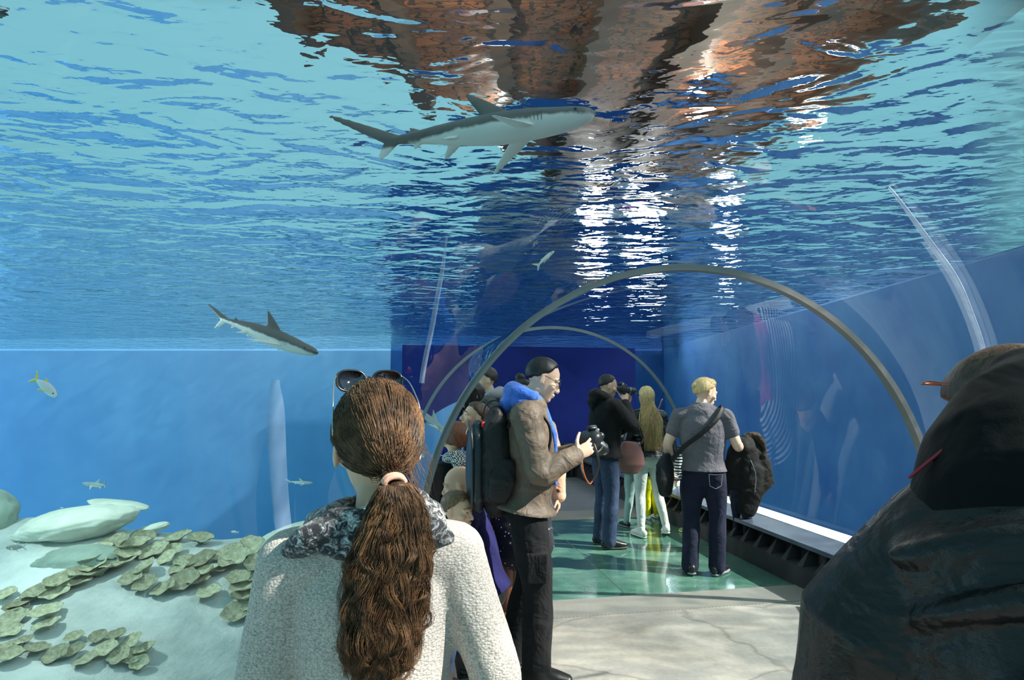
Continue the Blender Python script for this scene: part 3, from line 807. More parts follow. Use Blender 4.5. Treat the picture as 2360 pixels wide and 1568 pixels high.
def head_tubes(mb, M, k=1.0, fem=False, child=False):
    """head in its own frame (facing +Y, crown up), moved by the 4x4 M"""
    h = MB()
    h.ball((0, -.012, .030), (.0735, .096, .087), 26, 18)
    jw = .9 if fem or child else 1.0
    P = [(0, .004, .035), (0, .008, .0), (0, .012, -.03), (0, .020, -.065), (0, .034, -.092), (0, .046, -.108)]
    h.tube(P, [.067, .067, .062*(.97 if fem else 1), .052*jw, .034*jw, .018*jw], 20, [.082, .082, .080, .067, .045, .024], side=(1, 0, 0))
    h.tube([(0, .084, .012), (0, .096, -.010), (0, .108, -.030), (0, .106, -.036)], [.008, .009, .0115, .010], 10)
    for s in (1, -1):
        h.ball((s*.0115, .095, -.035), (.008, .011, .008), 10, 8)
        h.ball((s*.041, .055, -.022), (.026, .026, .024), 12, 10)
        h.tube([(s*.008, .0865, .022), (s*.03, .083, .026), (s*.050, .067, .022)], [.007, .009, .007], 8)
        h.tube([(s*.016, .0835, .011), (s*.030, .0845, .0165), (s*.046, .073, .010)], [.004, .0055, .004], 8)
        h.tube([(s*.018, .0815, -.001), (s*.030, .083, -.0045), (s*.044, .073, 0)], [.004, .005, .004], 8)
        M_ = np.array(Matrix.Rotation(R(s*22), 3, 'Z') @ Matrix.Rotation(R(-12), 3, 'X'))
        h.ball((s*.079, -.012, -.006), (.0075, .017, .031), 12, 12, M_)
        h.tube([(s*.078, .002, -.028), (s*.082, -.02, .0), (s*.084, -.028, .016), (s*.08, -.004, .026)], .005, 8)
    h.tube([(-.021, .086, -.0625), (-.008, .0955, -.060), (0, .0955, -.0615), (.008, .0955, -.060), (.021, .086, -.0625)], [.003, .0055, .005, .0055, .003], 8)
    h.tube([(-.018, .086, -.070), (0, .0945, -.0725), (.018, .086, -.070)], [.003, .0065, .003], 8)
    h.ball((0, .070, -.098), (.021, .019, .016), 12, 10)
    h.tube([(0, .072, -.040), (0, .0735, -.060), (0, .071, -.080), (0, .066, -.098)], [.026, .027, .024, .021], 14, [.016, .018, .018, .016], side=(1, 0, 0))
    v = h.verts()*k
    mb.add(xf(M, v), h.f)

def hair_cap(M, k, style, mat, parent, name='hair', th=None, seed=0, voxel_bump=.002):
    """shell over the cranium that thins to nothing at the hair line"""
    st = {'short': ([38, 28, -6, -34, -50], .012), 'crop': ([44, 30, -4, -30, -46], .007), 'long': ([40, 22, -6, -44, -60], .018),
          'child': ([28, 22, -4, -32, -50], .013), 'up': ([38, 26, -6, -36, -52], .014), 'reced': ([50, 30, -8, -34, -52], .008)}[style]
    az = [0, 45, 85, 120, 180]; th = th or st[1]
    nu, nv = 72, 44
    rows = []
    for i in range(nv+1):
        el = PI/2-PI*i/nv
        ph = np.linspace(0, 2*PI, nu, endpoint=False)
        d = np.c_[np.cos(el)*np.sin(ph), np.cos(el)*np.cos(ph), np.full(nu, math.sin(el))]
        a = np.degrees(np.abs(np.arctan2(d[:, 0], d[:, 1])))
        hl = np.interp(a, az, st[0])+2.5*np.sin(ph*9+seed)
        q = np.clip((math.degrees(el)-hl)/16, 0, 1); q = q*q*(3-2*q)
        r = np.array((.0745, .0975, .0885))
        base = 1/np.sqrt(((d/r)**2).sum(1))
        tt = th*q*(1+.22*nsin(d*np.array((1, 1, .35)), 9, seed+3))-.010*(1-q)
        rows.append((np.array((0, -.012, .030))+d*(base+tt)[:, None])*k)
    b = MB(); b.grid(np.array(rows), closed_v=True)
    b.v = [xf(M, b.verts())]
    return b.build(name, mat, parent, fix=True)

def face_bits(M, k, parent, brow=None, iris=True):
    for s in (1, -1):
        e = MB(); e.ball((0, 0, 0), .0118, 16, 12); v = e.v[0]
        e.v[0] = xf(M, (v+np.array((s*.031, .0735, .0055)))*k)
        o = e.build('eye', [M_WHT, M_IRIS], parent)
        c = v/.0118
        for pl in o.data.polygons:
            m = c[list(pl.vertices)].mean(0)
            if m[1] > .80: pl.material_index = 1
        if brow:
            e = MB(); e.tube(smoothpath([(s*.012, .094, .027), (s*.03, .0915, .034), (s*.052, .073, .028)], 9), [.002, .003, .0035, .0035, .003, .003, .0025, .002, .0012], 6, side=(0, 1, 0))
            e.v = [xf(M, e.verts()*k)]; e.build('eyebrow', brow, parent)

def hand_tubes(mb, w, d, n, side, k=1.0, curl=25, spread=8, thumb=40, curls=None):
    """hand at wrist w pointing along d, palm facing n; side +1 puts the thumb at +(d x n)"""
    d = unit(np.array(d, float)); n = np.array(n, float); n = unit(n-d*np.dot(n, d)); t = unit(np.cross(d, n))*side
    w = np.array(w, float)
    mb.tube([w-d*.02*k, w+d*.02*k, w+d*.055*k, w+d*.085*k], np.array([.026, .033, .040, .038])*k, 14, np.array([.019, .017, .0145, .012])*k, side=t)
    L = [(.030, .020, .026), (.036, .023, .018), (.0335, .0215, .018), (.026, .0165, .015)]
    offs = [.030, .0105, -.0095, -.0285]; ln = [.072, .080, .074, .060]
    cs = curls or [curl]*4
    for i in range(4):
        base = w+d*(.088-.004*abs(i-1.2))*k+t*offs[i]*k
        a = R(spread*(1.2-i)*.8); dd = d*math.cos(a)+t*math.sin(a)
        p = [base-dd*.02*k, base]; ang = 0
        for j, fr in enumerate((.46, .31, .23)):
            ang += R(cs[i]*(1, 1.2, .9)[j]); v = dd*math.cos(ang)+n*math.sin(ang)
            p.append(p[-1]+v*ln[i]*fr*k)
        mb.tube(p, np.array([.0088, .0088, .0082, .0074, .0062])*k, 8)
    b0 = w+d*.022*k+t*.026*k; a = R(thumb); td = unit(d*math.cos(a)+t*math.sin(a)+n*.35)
    p1 = b0+td*.042*k; td2 = unit(td*.8+d*.45+n*.2); p2 = p1+td2*.030*k; p3 = p2+unit(td2+d*.3+n*.15)*.025*k
    mb.tube([b0-td*.01*k, b0, p1, p2, p3], np.array([.013, .014, .0115, .0098, .0078])*k, 8)

DEF = dict(pelvis=(0, 0, .95), waist=(0, .005, 1.09), chest=(0, 0, 1.29), neck=(0, -.015, 1.475), ntop=(0, .005, 1.555),
           sh_r=(.185, -.01, 1.415), el_r=(.235, -.035, 1.13), wr_r=(.245, .04, .885), sh_l=(-.185, -.01, 1.415), el_l=(-.235, -.035, 1.13), wr_l=(-.245, .04, .885),
           hip_r=(.09, 0, .91), kn_r=(.10, .015, .50), an_r=(.105, -.02, .085), hip_l=(-.09, 0, .91), kn_l=(-.10, .015, .50), an_l=(-.105, -.02, .085))
TORSO = [(0, .150, .105), (.10, .165, .118), (.22, .155, .110), (.36, .142, .100), (.52, .152, .106), (.70, .168, .115), (.84, .158, .102), (.93, .115, .082), (1.0, .07, .068)]

class Person:
    def __init__(self, loc, rz, H, label, pose=None, head=(0, 0, 0), bulk=1.0, fem=False, child=False, skinm=None, group=None, hk=None):
        s = H/1.75; self.s = s; self.H = H
        self.root = empty('person', (loc[0], loc[1], loc[2] if len(loc) > 2 else 0), R(rz), label, 'person', group)
        J = dict(DEF)
        if child:                                        # bigger head, shorter legs
            for k_ in ('sh_r', 'sh_l'): J[k_] = (J[k_][0]*.9, J[k_][1], J[k_][2]-.03)
        if pose: J.update(pose)
        self.J = {a: np.array(b, float)*s for a, b in J.items()}
        self.bulk = bulk; self.fem = fem; self.child = child; self.skin = skinm or M_SK1
        self.k = hk or ((.225/.228)*(s if not child else s**.45*.93))
        self.HM = np.eye(4); Rm = rotm(head[0], head[1], head[2]); self.HM[:3, :3] = Rm
        self.HM[:3, 3] = self.J['ntop']+Rm @ (np.array((0, .018, .085))*self.k)
        self.hands = {}
    def spine(self, n=22):
        J = self.J
        return smoothpath([J['pelvis']-(J['waist']-J['pelvis'])*.35, J['pelvis'], J['waist'], J['chest'], J['neck']], n)
    def torso(self, mb, off=0.0, z0=0.0, z1=1.0, flare=0.0):
        S = self.spine(26); t = np.linspace(0, 1, 26); s = self.s; T = np.array(TORSO)
        a = np.interp(t, T[:, 0], T[:, 1])*s*(self.bulk*.9+.1)*(.94 if self.fem else 1); b = np.interp(t, T[:, 0], T[:, 2])*s*self.bulk
        a = a+off+flare*np.clip(.3-t, 0, 1); b = b+off+flare*np.clip(.3-t, 0, 1)
        k = (t >= z0-1e-6) & (t <= z1+1e-6)
        side = self.J['sh_r']-self.J['sh_l']
        mb.tube(S[k], a[k], 24, b[k], side=side)
        for q in ('r', 'l'):
            if z1 > .8:
                sh = self.J['sh_'+q]; c = S[-4]
                mb.tube([c, c*.45+sh*.55+UP*.012*s, sh], np.array([.062, .062, .055])*s*(.5+.5*self.bulk)+off, 14)
    def arm(self, mb, q, off=0.0, frac=1.0, up=1.0, fore=1.0, start=0.0):
        J = self.J; s = self.s*(.45+.55*self.bulk)
        sh, el, wr = J['sh_'+q], J['el_'+q], J['wr_'+q]
        if frac <= .5:
            e = sh+(el-sh)*frac*2
            mb.tube([sh, (sh+e)/2, e], np.array([.058, .054, .050])*s*up+off, 14)
            return
        w = el+(wr-el)*(frac-.5)*2
        P = smoothpath([sh, sh*.5+el*.5, el, el*.5+w*.5, w], 17)
        r = np.interp(np.linspace(0, 1, 17), [0, .25, .46, .6, 1], np.array([.056, .050, .043, .042, .029])*s)+off*np.interp(np.linspace(0, 1, 17), [0, .5, 1], [1, 1, fore])
        mb.tube(P, r, 14)
    def leg(self, mb, q, off=0.0, flare=0.0, end=1.0, thick=1.0):
        J = self.J; s = self.s*(.5+.5*self.bulk)*thick
        h, k, a = J['hip_'+q], J['kn_'+q], J['an_'+q]
        a = k+(a-k)*end
        P = smoothpath([h+UP*.03*self.s, h*.5+k*.5, k, k*.5+a*.5, a], 19); t = np.linspace(0, 1, 19)
        r = np.interp(t, [0, .2, .48, .56, .7, 1], np.array([.080, .082, .058, .054, .052, .038])*s)+off+flare*np.clip(t-.45, 0, 1)
        mb.tube(P, r, 16)
    def hand(self, q, d, n, **kw):
        self.hands[q] = (d, n, kw); return self
    def body(self, voxel=.006, sleeves=True, legs=True, extra=None):
        mb = MB(); J = self.J; s = self.s
        self.torso(mb, -.012*s)
        mb.tube([J['neck']-UP*.03*s, J['neck'], J['ntop'], self.HM[:3, 3]-self.HM[:3, 2]*.03*self.k], np.array([.066, .056, .052, .050])*s*(1 if not self.fem else .9)*(.6+.4*self.bulk), 16)
        head_tubes(mb, self.HM, self.k, self.fem, self.child)
        for q, sd in (('r', 1), ('l', -1)):
            self.arm(mb, q, -.004*s); self.leg(mb, q, -.010*s)
            f = self.foot_dir(q)
            mb.tube([J['an_'+q]+UP*.01*s, J['an_'+q]-UP*.03*s+f*.05*s, J['an_'+q]-UP*.055*s+f*.13*s], np.array([.034, .034, .022])*s, 10)
            d, n, kw = self.hands.get(q, (J['wr_'+q]-J['el_'+q], (-sd, .2, 0), {}))
            tt = np.cross(unit(d), unit(np.array(n, float)))
            hand_tubes(mb, J['wr_'+q], d, n, kw.pop('side', None) or (1 if q == 'r' else -1), s*(1.0 if not self.child else 1.05), **kw)
        if extra: extra(mb)
        return union(mb, 'body', self.skin, self.root, voxel, 2)
    def foot_dir(self, q):
        return np.array(getattr(self, 'fd', {}).get(q, (0.15 if q == 'r' else -.15, 1, 0)), float)
    def shoes(self, mat, sole=None, k=1.0, high=0.0, qs='rl', th=None):
        for q in qs:
            J = self.J; s = self.s*k; f = unit(self.foot_dir(q)); a = J['an_'+q]; up = UP
            lift = getattr(self, 'heel', {}).get(q, 0.0)
            f3 = unit(f*math.cos(lift)-UP*math.sin(lift)); u3 = unit(UP*math.cos(lift)+f*math.sin(lift))
            b0 = a-u3*.075*s
            mb = MB()
            P = [b0-f3*.055*s+u3*.045*s, b0-f3*.02*s+u3*.048*s, b0+f3*.05*s+u3*.046*s, b0+f3*.11*s+u3*.036*s, b0+f3*.165*s+u3*.028*s]
            sd = unit(np.cross(f3, u3))
            mb.tube(P, np.array([.036, .042, .044, .046, .034])*s, 16, np.array([.042, .046, .044, .034, .024])*s, side=sd)
            mb.tube([a-u3*.03*s, a+u3*(.02+high)*s], np.array([.043, .045])*s, 14)
            so = union(mb, 'shoe', mat, self.root, .006*max(1, s), 2)
            sm = MB(); P = [b0-f3*.06*s-u3*.002, b0+f3*.0*s-u3*.002, b0+f3*.06*s-u3*.002, b0+f3*.12*s-u3*.002, b0+f3*.175*s-u3*.0]
            v, fc = loft(np.array(P)+u3*.006, np.array([.034, .043, .043, .049, .034])*s, 16, np.array([.013]*5)*s, side=sd)
            sm.add(v, fc); sm.build('sole', sole or M_SOLE, so)
    def trousers(self, mat, off=.014, flare=.0, end=.97, voxel=.011, wr=.004, name='trousers', top=.22, thick=1.0, keep=None):
        mb = MB(); self.torso(mb, off*self.s*.45, 0, top)
        for q in 'rl': self.leg(mb, q, off*self.s, flare*self.s, end, thick)
        c = (self.J['hip_r']+self.J['hip_l'])/2
        mb.ball(c-UP*.01*self.s, np.array((.145, .102, .095))*self.s*self.bulk+off*.5, 18, 12)
        return union(mb, name, mat, self.root, voxel, 3, wr, 13/self.s, 3, keep=keep)
    def jacket(self, mat, off=.028, hem=.10, sleeve=.95, voxel=.011, wr=.005, name='jacket', wf=13, flare=0.0, cuff=1.0, top=.96, fore=1.0, up=1.0, it=3):
        mb = MB(); self.torso(mb, off*self.s, hem, top, flare)
        for q in 'rl': self.arm(mb, q, off*self.s*.85, sleeve, up=up, fore=fore)
        return union(mb, name, mat, self.root, voxel, it, wr, wf/self.s, 5, keep=self.hemcut(hem))
    def hemcut(self, hem):
        S = self.spine(26); c = S[int(round(hem*25))]; n = unit(S[min(25, int(round(hem*25))+2)]-c); w = .26*self.s*self.bulk
        f = lambda co: ((co-c) @ n > 0) | (np.linalg.norm((co-c)-((co-c) @ n)[:, None]*n, axis=1) > w)
        f.plane = (c, n); return f
    def hood(self, mat, name='hood', up=.02, r=.055, voxel=.01, back=.06):
        J = self.J; s = self.s; c = J['neck']+UP*.025*s; mb = MB()
        a = np.linspace(-1.0, 1.0, 15)*2.5; f = np.array((0, 1., 0)); x = np.array((1., 0, 0))
        P = [c+x*.098*s*np.sin(t)-f*(.085*np.cos(t)+.01)*s+UP*(.03*np.cos(t)+up)*s for t in a]
        mb.tube(P, np.interp(np.abs(a), [0, 1.2, 2.5], [r*1.15, r, r*.55])*s, 14)
        mb.tube([c-f*.09*s+UP*.03*s, c-f*.125*s-UP*.03*s, c-f*.12*s-UP*.10*s], np.array([.075, .085, .04])*s, 16, np.array([.045, .05, .025])*s, side=x)
        return union(mb, name, mat, self.root, voxel, 3, .006, 26, 2)
    def collar(self, mat, name='collar', r=.07, h=.05, voxel=.008):
        J = self.J; s = self.s; mb = MB()
        mb.tube([J['neck']-UP*.02*s, J['neck']+UP*h*s+np.array((0, .008, 0))], np.array([r*1.12, r])*s, 20)
        return union(mb, name, mat, self.root, voxel, 2)
    def hair(self, style, mat, **kw): return hair_cap(self.HM, self.k, style, mat, self.root, **kw)
    def face(self, brow=None): face_bits(self.HM, self.k, self.root, brow)
    def world(self, p):
        c, sn = math.cos(self.root.rotation_euler[2]), math.sin(self.root.rotation_euler[2]); p = np.asarray(p, float)
        return np.array((c*p[0]-sn*p[1], sn*p[0]+c*p[1], p[2]))+np.array(self.root.location)
    def local(self, p):
        q = np.asarray(p, float)-np.array(self.root.location); a = -self.root.rotation_euler[2]
        c, sn = math.cos(a), math.sin(a); return np.array((c*q[0]-sn*q[1], sn*q[0]+c*q[1], q[2]))
    def headpt(self, p): return xf(self.HM, np.atleast_2d(np.array(p, float)*self.k))

def strands(name, paths, rad, mat, parent, seg=3, taper=True):
    """many thin hair tubes in one mesh; paths: list of (n,3)"""
    V, F, b0 = [], [], 0
    ph = np.linspace(0, 2*PI, seg, endpoint=False)
    for P in paths:
        n = len(P); T = unit(np.gradient(P, axis=0)); A = unit(np.cross(T, np.array((.3, .2, .93)))); B = np.cross(T, A)
        r = rad*(np.interp(np.linspace(0, 1, n), [0, .08, .75, 1], [.7, 1, .85, .15]) if taper else np.ones(n))
        v = P[:, None, :]+A[:, None, :]*(np.cos(ph)[None, :, None]*r[:, None, None])+B[:, None, :]*(np.sin(ph)[None, :, None]*r[:, None, None])
        V.append(v.reshape(-1, 3))
        i = np.arange(n-1)[:, None]; k = np.arange(seg)[None, :]; k2 = (k+1) % seg
        q = np.stack([i*seg+k, i*seg+k2, (i+1)*seg+k2, (i+1)*seg+k], -1).reshape(-1, 4)+b0
        F.append(q); b0 += n*seg
    V = np.concatenate(V); F = np.concatenate(F)
    me = bpy.data.meshes.new(name); me.vertices.add(len(V)); me.vertices.foreach_set('co', V.ravel())
    me.loops.add(F.size); me.loops.foreach_set('vertex_index', F.ravel().astype(np.int32))
    me.polygons.add(len(F)); me.polygons.foreach_set('loop_start', np.arange(0, F.size, 4, dtype=np.int32))
    me.update(calc_edges=True); me.polygons.foreach_set('use_smooth', np.ones(len(F), bool))
    me.materials.append(mat)
    return link(bpy.data.objects.new(name, me), parent)
# ------------------------------------------------------------------ the cast, far to near
M_JEAN = cloth('blue_denim', srgb(52, 66, 92), .85, .5, 7, .2, 400, var=.25); M_JEAND = cloth('dark_denim', srgb(34, 36, 56), .85, .5, 7, .2, 400, var=.25)
M_BLK = cloth('black_fabric', srgb(13, 14, 16), .75, .5, 7); M_BLK2 = cloth('black_trousers', srgb(19, 20, 22), .8, .6, 8)
M_DRAB = cloth('drab_jacket', srgb(100, 86, 74), .6, .6, 8, .1, 200, 0, .35, .18)
M_BLUEH = cloth('blue_fleece', srgb(62, 110, 205), .95, .5, 12, .3, 160, .4)
M_WHTP = cloth('white_trousers', srgb(214, 218, 210), .85, .4, 8)
M_GTEE = cloth('grey_tee', srgb(104, 100, 106), .9, .6, 10)
M_NAVY = cloth('navy_cloth', srgb(24, 28, 48), .85, .5, 8); M_PURP = cloth('indigo_jacket', srgb(34, 32, 84), .85, .5, 8)
M_PINK = cloth('salmon_coat', srgb(232, 178, 150), .9, .4, 9); M_GREYS = cloth('light_grey_cloth', srgb(150, 146, 152), .9, .4, 9)
M_LJEAN = cloth('pale_denim', srgb(150, 176, 172), .85, .4, 8); M_YEL = cloth('yellow_cloth', srgb(214, 208, 20), .85, .4, 8)
M_SHOEB = pmat('black_shoe', srgb(26, 23, 22), .4, .5, 0, .2, 10); M_SHOEW = pmat('white_shoe', srgb(225, 225, 218), .5, .4, 0, .05); M_SHOEBR = pmat('brown_leather', srgb(104, 62, 40), .45, .5, 0, .2, 8)
M_PUFF = cloth('puffer_nylon', srgb(22, 22, 25), .32, .4, 9, .05, 200, 0, .6)
M_LEATH = pmat('pink_leather', srgb(150, 104, 96), .45, .5, 0, .08, 5, .1, 120)
M_BAGB = cloth('bag_black', srgb(24, 24, 26), .6, .3, 8, .2, 250, 0, .4)
M_PLAS = pmat('black_plastic', (.018, .018, .02), .35, .5, 0, .1, 10, .1, 200); M_LENS = pmat('lens_glass', (.01, .012, .02), .05, .8, coat=1.0)
M_STEEL = pmat('steel', srgb(190, 190, 188), .25, .5, .9, .05)
M_ORANGE = pmat('orange_cord', srgb(225, 110, 60), .6)

def dslr(name, c, fwd, up, label, lens_len=.09, k=1.0):
    """camera at c, looking along fwd"""
    f = unit(np.array(fwd, float)); u = np.array(up, float); u = unit(u-f*np.dot(u, f)); r = np.cross(f, u)
    root = empty(name, tuple(c), 0, label, 'camera')
    M = np.eye(4); M[:3, 0] = r; M[:3, 1] = f; M[:3, 2] = u; M[:3, :3] *= k
    def part(nm, mb, mat, par=None):
        mb.v = [xf(M, mb.verts())]; return mb.build(nm, mat, par or root)
    b = MB(); b.tube([(-.058, 0, 0), (-.03, 0, .0), (.03, 0, 0), (.058, 0, 0)], [.040, .046, .046, .042], 20, [.024, .027, .030, .034], side=(0, 0, 1)); 
    b.tube([(.052, .02, -.038), (.056, .024, .036)], [.020, .020], 14); part('camera_body', b, M_PLAS)
    b = MB(); b.tube([(0, -.022, .048), (0, .0, .062), (0, .026, .052)], [.022, .026, .018], 12, [.014, .02, .012], side=(1, 0, 0)); part('viewfinder', b, M_PLAS)
    b = MB(); L = lens_len; b.tube([(0, .02, 0), (0, .045, 0), (0, .05, 0), (0, .03+L, 0)], [.033, .033, .036, .036], 24, cap=False); part('lens', b, M_PLAS)
    b = MB(); b.tube([(0, .028+L, 0), (0, .031+L, 0)], [.035, .03], 24); part('front_glass', b, M_LENS)
    b = MB(); b.tube([(0, .028+L*.55, 0), (0, .036+L*.55, 0)], [.0372, .0372], 24, cap=False); part('lens_ring', b, M_STEEL)
    b = MB(); b.tube([(.042, .0, .046), (.042, .0, .054)], [.012, .011], 14); part('mode_dial', b, M_STEEL)
    return root, M
def strap(name, P, w, th, mat, parent=None, side=None, n=40):
    Q = smoothpath(P, n); b = MB()
    b.tube(Q, w, 8, th, side=side); return b.build(name, mat, parent)

# --- photographer in black
P = Person((.97, 6.18), -72, 1.76, 'photographer in black hooded jacket and jeans raising a camera to his eye', head=(-14, 0, -8), bulk=1.1,
           pose=dict(sh_r=(.18, .02, 1.42), el_r=(.21, .21, 1.21), wr_r=(.10, .18, 1.475), sh_l=(-.18, .03, 1.42), el_l=(-.12, .27, 1.18), wr_l=(-.02, .27, 1.43)))
hp = P.headpt((0, .135, .002))[0]
P.hand('r', (-.25, .25, .6), (-.8, .1, -.1), curl=34); P.hand('l', (.05, .25, .75), (.25, -.3, .6), curl=40)
P.body(.006); P.hair('crop', M_HDK); P.face(M_HDK)
P.trousers(M_JEAN, .016, .03, 1.02); P.jacket(M_BLK, .036, .0, .95, fore=.75, flare=.06); P.hood(M_BLK); P.shoes(M_SHOEB)
fw = np.array((.12, 1, -.16)); cpos = P.world(hp+np.array((.0, .012, .0)))
c_, s_ = math.cos(R(-72)), math.sin(R(-72))
fww = np.array((c_*fw[0]-s_*fw[1], s_*fw[0]+c_*fw[1], fw[2]))
cm, CMx = dslr('camera', cpos, fww, (0, 0, 1), 'black camera with long lens held to the eye by the man in black', .12)
s0 = P.local(P.world(P.J['neck']))
st = strap('neck_strap', [P.world(P.J['neck']+np.array(q)) - cpos for q in ((.07, .07, -.10), (.075, .03, .035), (.0, -.07, .075), (-.075, .03, .035), (-.07, .08, -.10))], .017, .003, M_PLAS, cm, side=(0, 0, 1))
tag(strap('strap_lettering', [P.world(P.J['neck']+np.array(q)) - cpos for q in ((.082, .068, -.09), (.085, .05, -.03))], .009, .0035, pmat('strap_yellow', srgb(230, 185, 30), .6), cm, side=(0, 0, 1)), 'yellow band woven into the strap')

# --- long-haired blonde woman in a puffer jacket
P = Person((1.52, 6.62), 4, 1.63, 'woman with long blonde hair, black puffer jacket and white trousers, back turned', head=(-6, 0, 0), fem=True, bulk=.97,
           pose=dict(pelvis=(0, -.03, .95), an_l=(-.12, -.06, .085), kn_l=(-.10, .02, .50), an_r=(.19, -.02, .11), kn_r=(.12, .05, .51), sh_r=(.165, 0, 1.40), el_r=(.27, .02, 1.15), wr_r=(.37, .10, .93), sh_l=(-.165, 0, 1.40), el_l=(-.24, 0, 1.13), wr_l=(-.20, .12, .93)))
P.fd = {'l': (-.35, 1, 0), 'r': (.15, 1, 0)}; P.heel = {'r': .25}
P.hand('r', (.2, .2, -1), (-.6, .3, 0), curl=35)
P.body(.007); P.hair('long', M_HBL, th=.02)
P.trousers(M_WHTP, .008, 0, .93, wr=.003)
jk = MB(); P.torso(jk, .03*P.s, .0, .96, .05)
for q in 'rl': P.arm(jk, q, .022*P.s, .95)
S = P.spine(30); side = np.array((1., 0, 0))
T_ = np.array(TORSO)
for t in np.linspace(.04, .84, 9):                      # quilted rolls
    i = t*29; c = S[int(i)]; a = np.interp(t, T_[:, 0], T_[:, 1])*P.s*.93+.03+.05*max(0, .3-t); b2 = np.interp(t, T_[:, 0], T_[:, 2])*P.s+.03+.05*max(0, .3-t)
    ph = np.linspace(0, 2*PI, 40, endpoint=False)
    ring_ = np.c_[c[0]+a*np.cos(ph), c[1]+b2*np.sin(ph), np.full(40, c[2])]
    jk.tube(np.vstack([ring_, ring_[:1]]), .02, 8, cap=False)
for q in 'rl':
    for t in np.linspace(.12, .9, 9):
        A_, B_, C_ = P.J['sh_'+q], P.J['el_'+q], P.J['wr_'+q]
        c = A_+(B_-A_)*t*2 if t < .5 else B_+(C_-B_)*(t-.5)*2
        jk.ball(c, .066*P.s-.014*t, 14, 8)
union(jk, 'jacket', M_PUFF, P.root, .009, 2, .002, 30, keep=P.hemcut(0.0))
P.shoes(M_SHOEW, M_SHOEW)
rg = np.random.default_rng(3); paths = []
for i in range(900):
    a = rg.uniform(-PI*.95, PI*.95); x = .078*math.sin(a); y = -.02-.085*math.cos(a); lay = rg.uniform(0, .02)
    if y > .035: continue
    top = P.headpt((x*.35+rg.normal()*.008, -.02+.3*y, .128))[0]; mid = P.headpt((x*1.12, y*1.12, .03))[0]
    low = P.headpt((x*1.05, y*1.15-.01, -.09))[0]; sh = np.array((x*1.1+rg.normal()*.02, -.135-lay-.01*math.cos(a), 1.33*P.s)); end = np.array((x*.75+rg.normal()*.028+.015, -.165-lay, rg.uniform(1.00, 1.12)*P.s))
    paths.append(smoothpath([top, mid, low, sh, end], 18))
strands('hair_strands', paths, .0022, M_HBL, P.root)
bag = empty('handbag', tuple(P.world((-.25, -.17, .90))), 0, 'dusty pink shoulder bag at the blonde woman\'s left hip', 'bag')
b = MB(); b.tube([(0, 0, -.17), (0, 0, -.10), (0, 0, .0), (.01, 0, .12)], [.10, .155, .15, .10], 24, [.04, .06, .055, .03], side=(1, 0, .0)); b_ = union(b, 'bag_body', M_LEATH, bag, .008, 3, .002)
strap('strap', [(.09, -.01, .08), (.17, -.03, .22), (.28, -.01, .42), (.36, .08, .56), (.41, .2, .6)], .012, .004, M_LEATH, bag, side=(0, 1, 0))
b = MB(); b.tube([(.085, -.012, .06), (.10, -.012, .13)], [.011, .011], 10); b.build('buckle', M_STEEL, bag)

# --- woman in the grey tee
P = Person((1.70, 5.28), -16, 1.70, 'blonde woman in grey T-shirt and dark jeans looking to the right', head=(-16, 0, -56), fem=True, bulk=1.27, hk=1.06,
           pose=dict(ntop=(.0, .02, 1.535), neck=(0, .0, 1.475), sh_r=(.20, 0, 1.40), el_r=(.30, .0, 1.14), wr_r=(.34, .27, 1.14), sh_l=(-.20, 0, 1.40), el_l=(-.31, -.02, 1.15), wr_l=(-.29, .10, .93), kn_l=(-.115, .02, .5), an_l=(-.14, -.06, .085), kn_r=(.11, .02, .5), an_r=(.09, -.02, .085)), skinm=M_SK2)
P.fd = {'l': (-.25, 1, 0), 'r': (.6, 1, 0)}; P.heel = {'l': .18}
P.body(.0055); P.face(M_HBL); P.hair('up', M_HBL, th=.016)
mb = MB(); mb.ball(P.headpt((0, -.115, .03))[0], .03, 16, 12); mb.build('hair_bun', M_HBL, P.root)
rg = np.random.default_rng(5); paths = []
for i in range(420):
    a = rg.uniform(-1.9, 1.9); e0 = rg.uniform(.25, 1.0)
    d0 = np.array((.075*math.sin(a)*.9, .07*math.cos(a), .06+.06*e0*.8)); 
    p0 = d0; p1 = np.array((.088*math.sin(a)*.9, -.02+.03*math.cos(a), .055+.05*e0)); p2 = np.array((.02*math.sin(a), -.118, .035+rg.normal()*.012))
    nrm = np.linalg.norm((p1-np.array((0, -.012, .03)))/np.array((.0745, .0975, .0885))); p1 = np.array((0, -.012, .03))+(p1-np.array((0, -.012, .03)))/nrm*1.19
    nrm = np.linalg.norm((p0-np.array((0, -.012, .03)))/np.array((.0745, .0975, .0885))); p0 = np.array((0, -.012, .03))+(p0-np.array((0, -.012, .03)))/nrm*1.06
    paths.append(P.headpt(smoothpath([p0, p1, p2], 12)))
strands('hair_strands', paths, .0018, M_HBL, P.root)
b = MB(); b.tube([P.headpt((-.012, -.108, .045))[0], P.headpt((.012, -.112, .05))[0]], .012, 10); b.build('hair_tie', M_PLAS, P.root)
b = MB(); b.ball(P.headpt((.083, -.004, -.045))[0], (.004, .004, .011), 8, 8); b.build('earring', M_STEEL, P.root)
P.trousers(M_JEAND, .012, .035, 1.03, wr=.004); P.jacket(M_GTEE, .017, .06, .26, voxel=.009, wr=.0022, wf=20, name='t_shirt', top=.93, up=1.0)
P.shoes(M_SHOEB, M_GREYS)
b = MB(); q = [(.035, -.150, .90), (.04, -.152, .80), (.085, -.142, .775), (.13, -.118, .80), (.14, -.108, .90), (.09, -.138, .895), (.035, -.150, .90)]
b.tube(np.array(q)*P.s*np.array((1.1, 1.08, 1)), .0018, 6); b.build('pocket_stitching', M_GREYS, P.root)
w = P.world
bag = empty('shoulder_bag', tuple(w((-.33, -.06, .86))), R(-16), 'black shoulder bag slung across the grey T-shirt onto the left hip', 'bag')
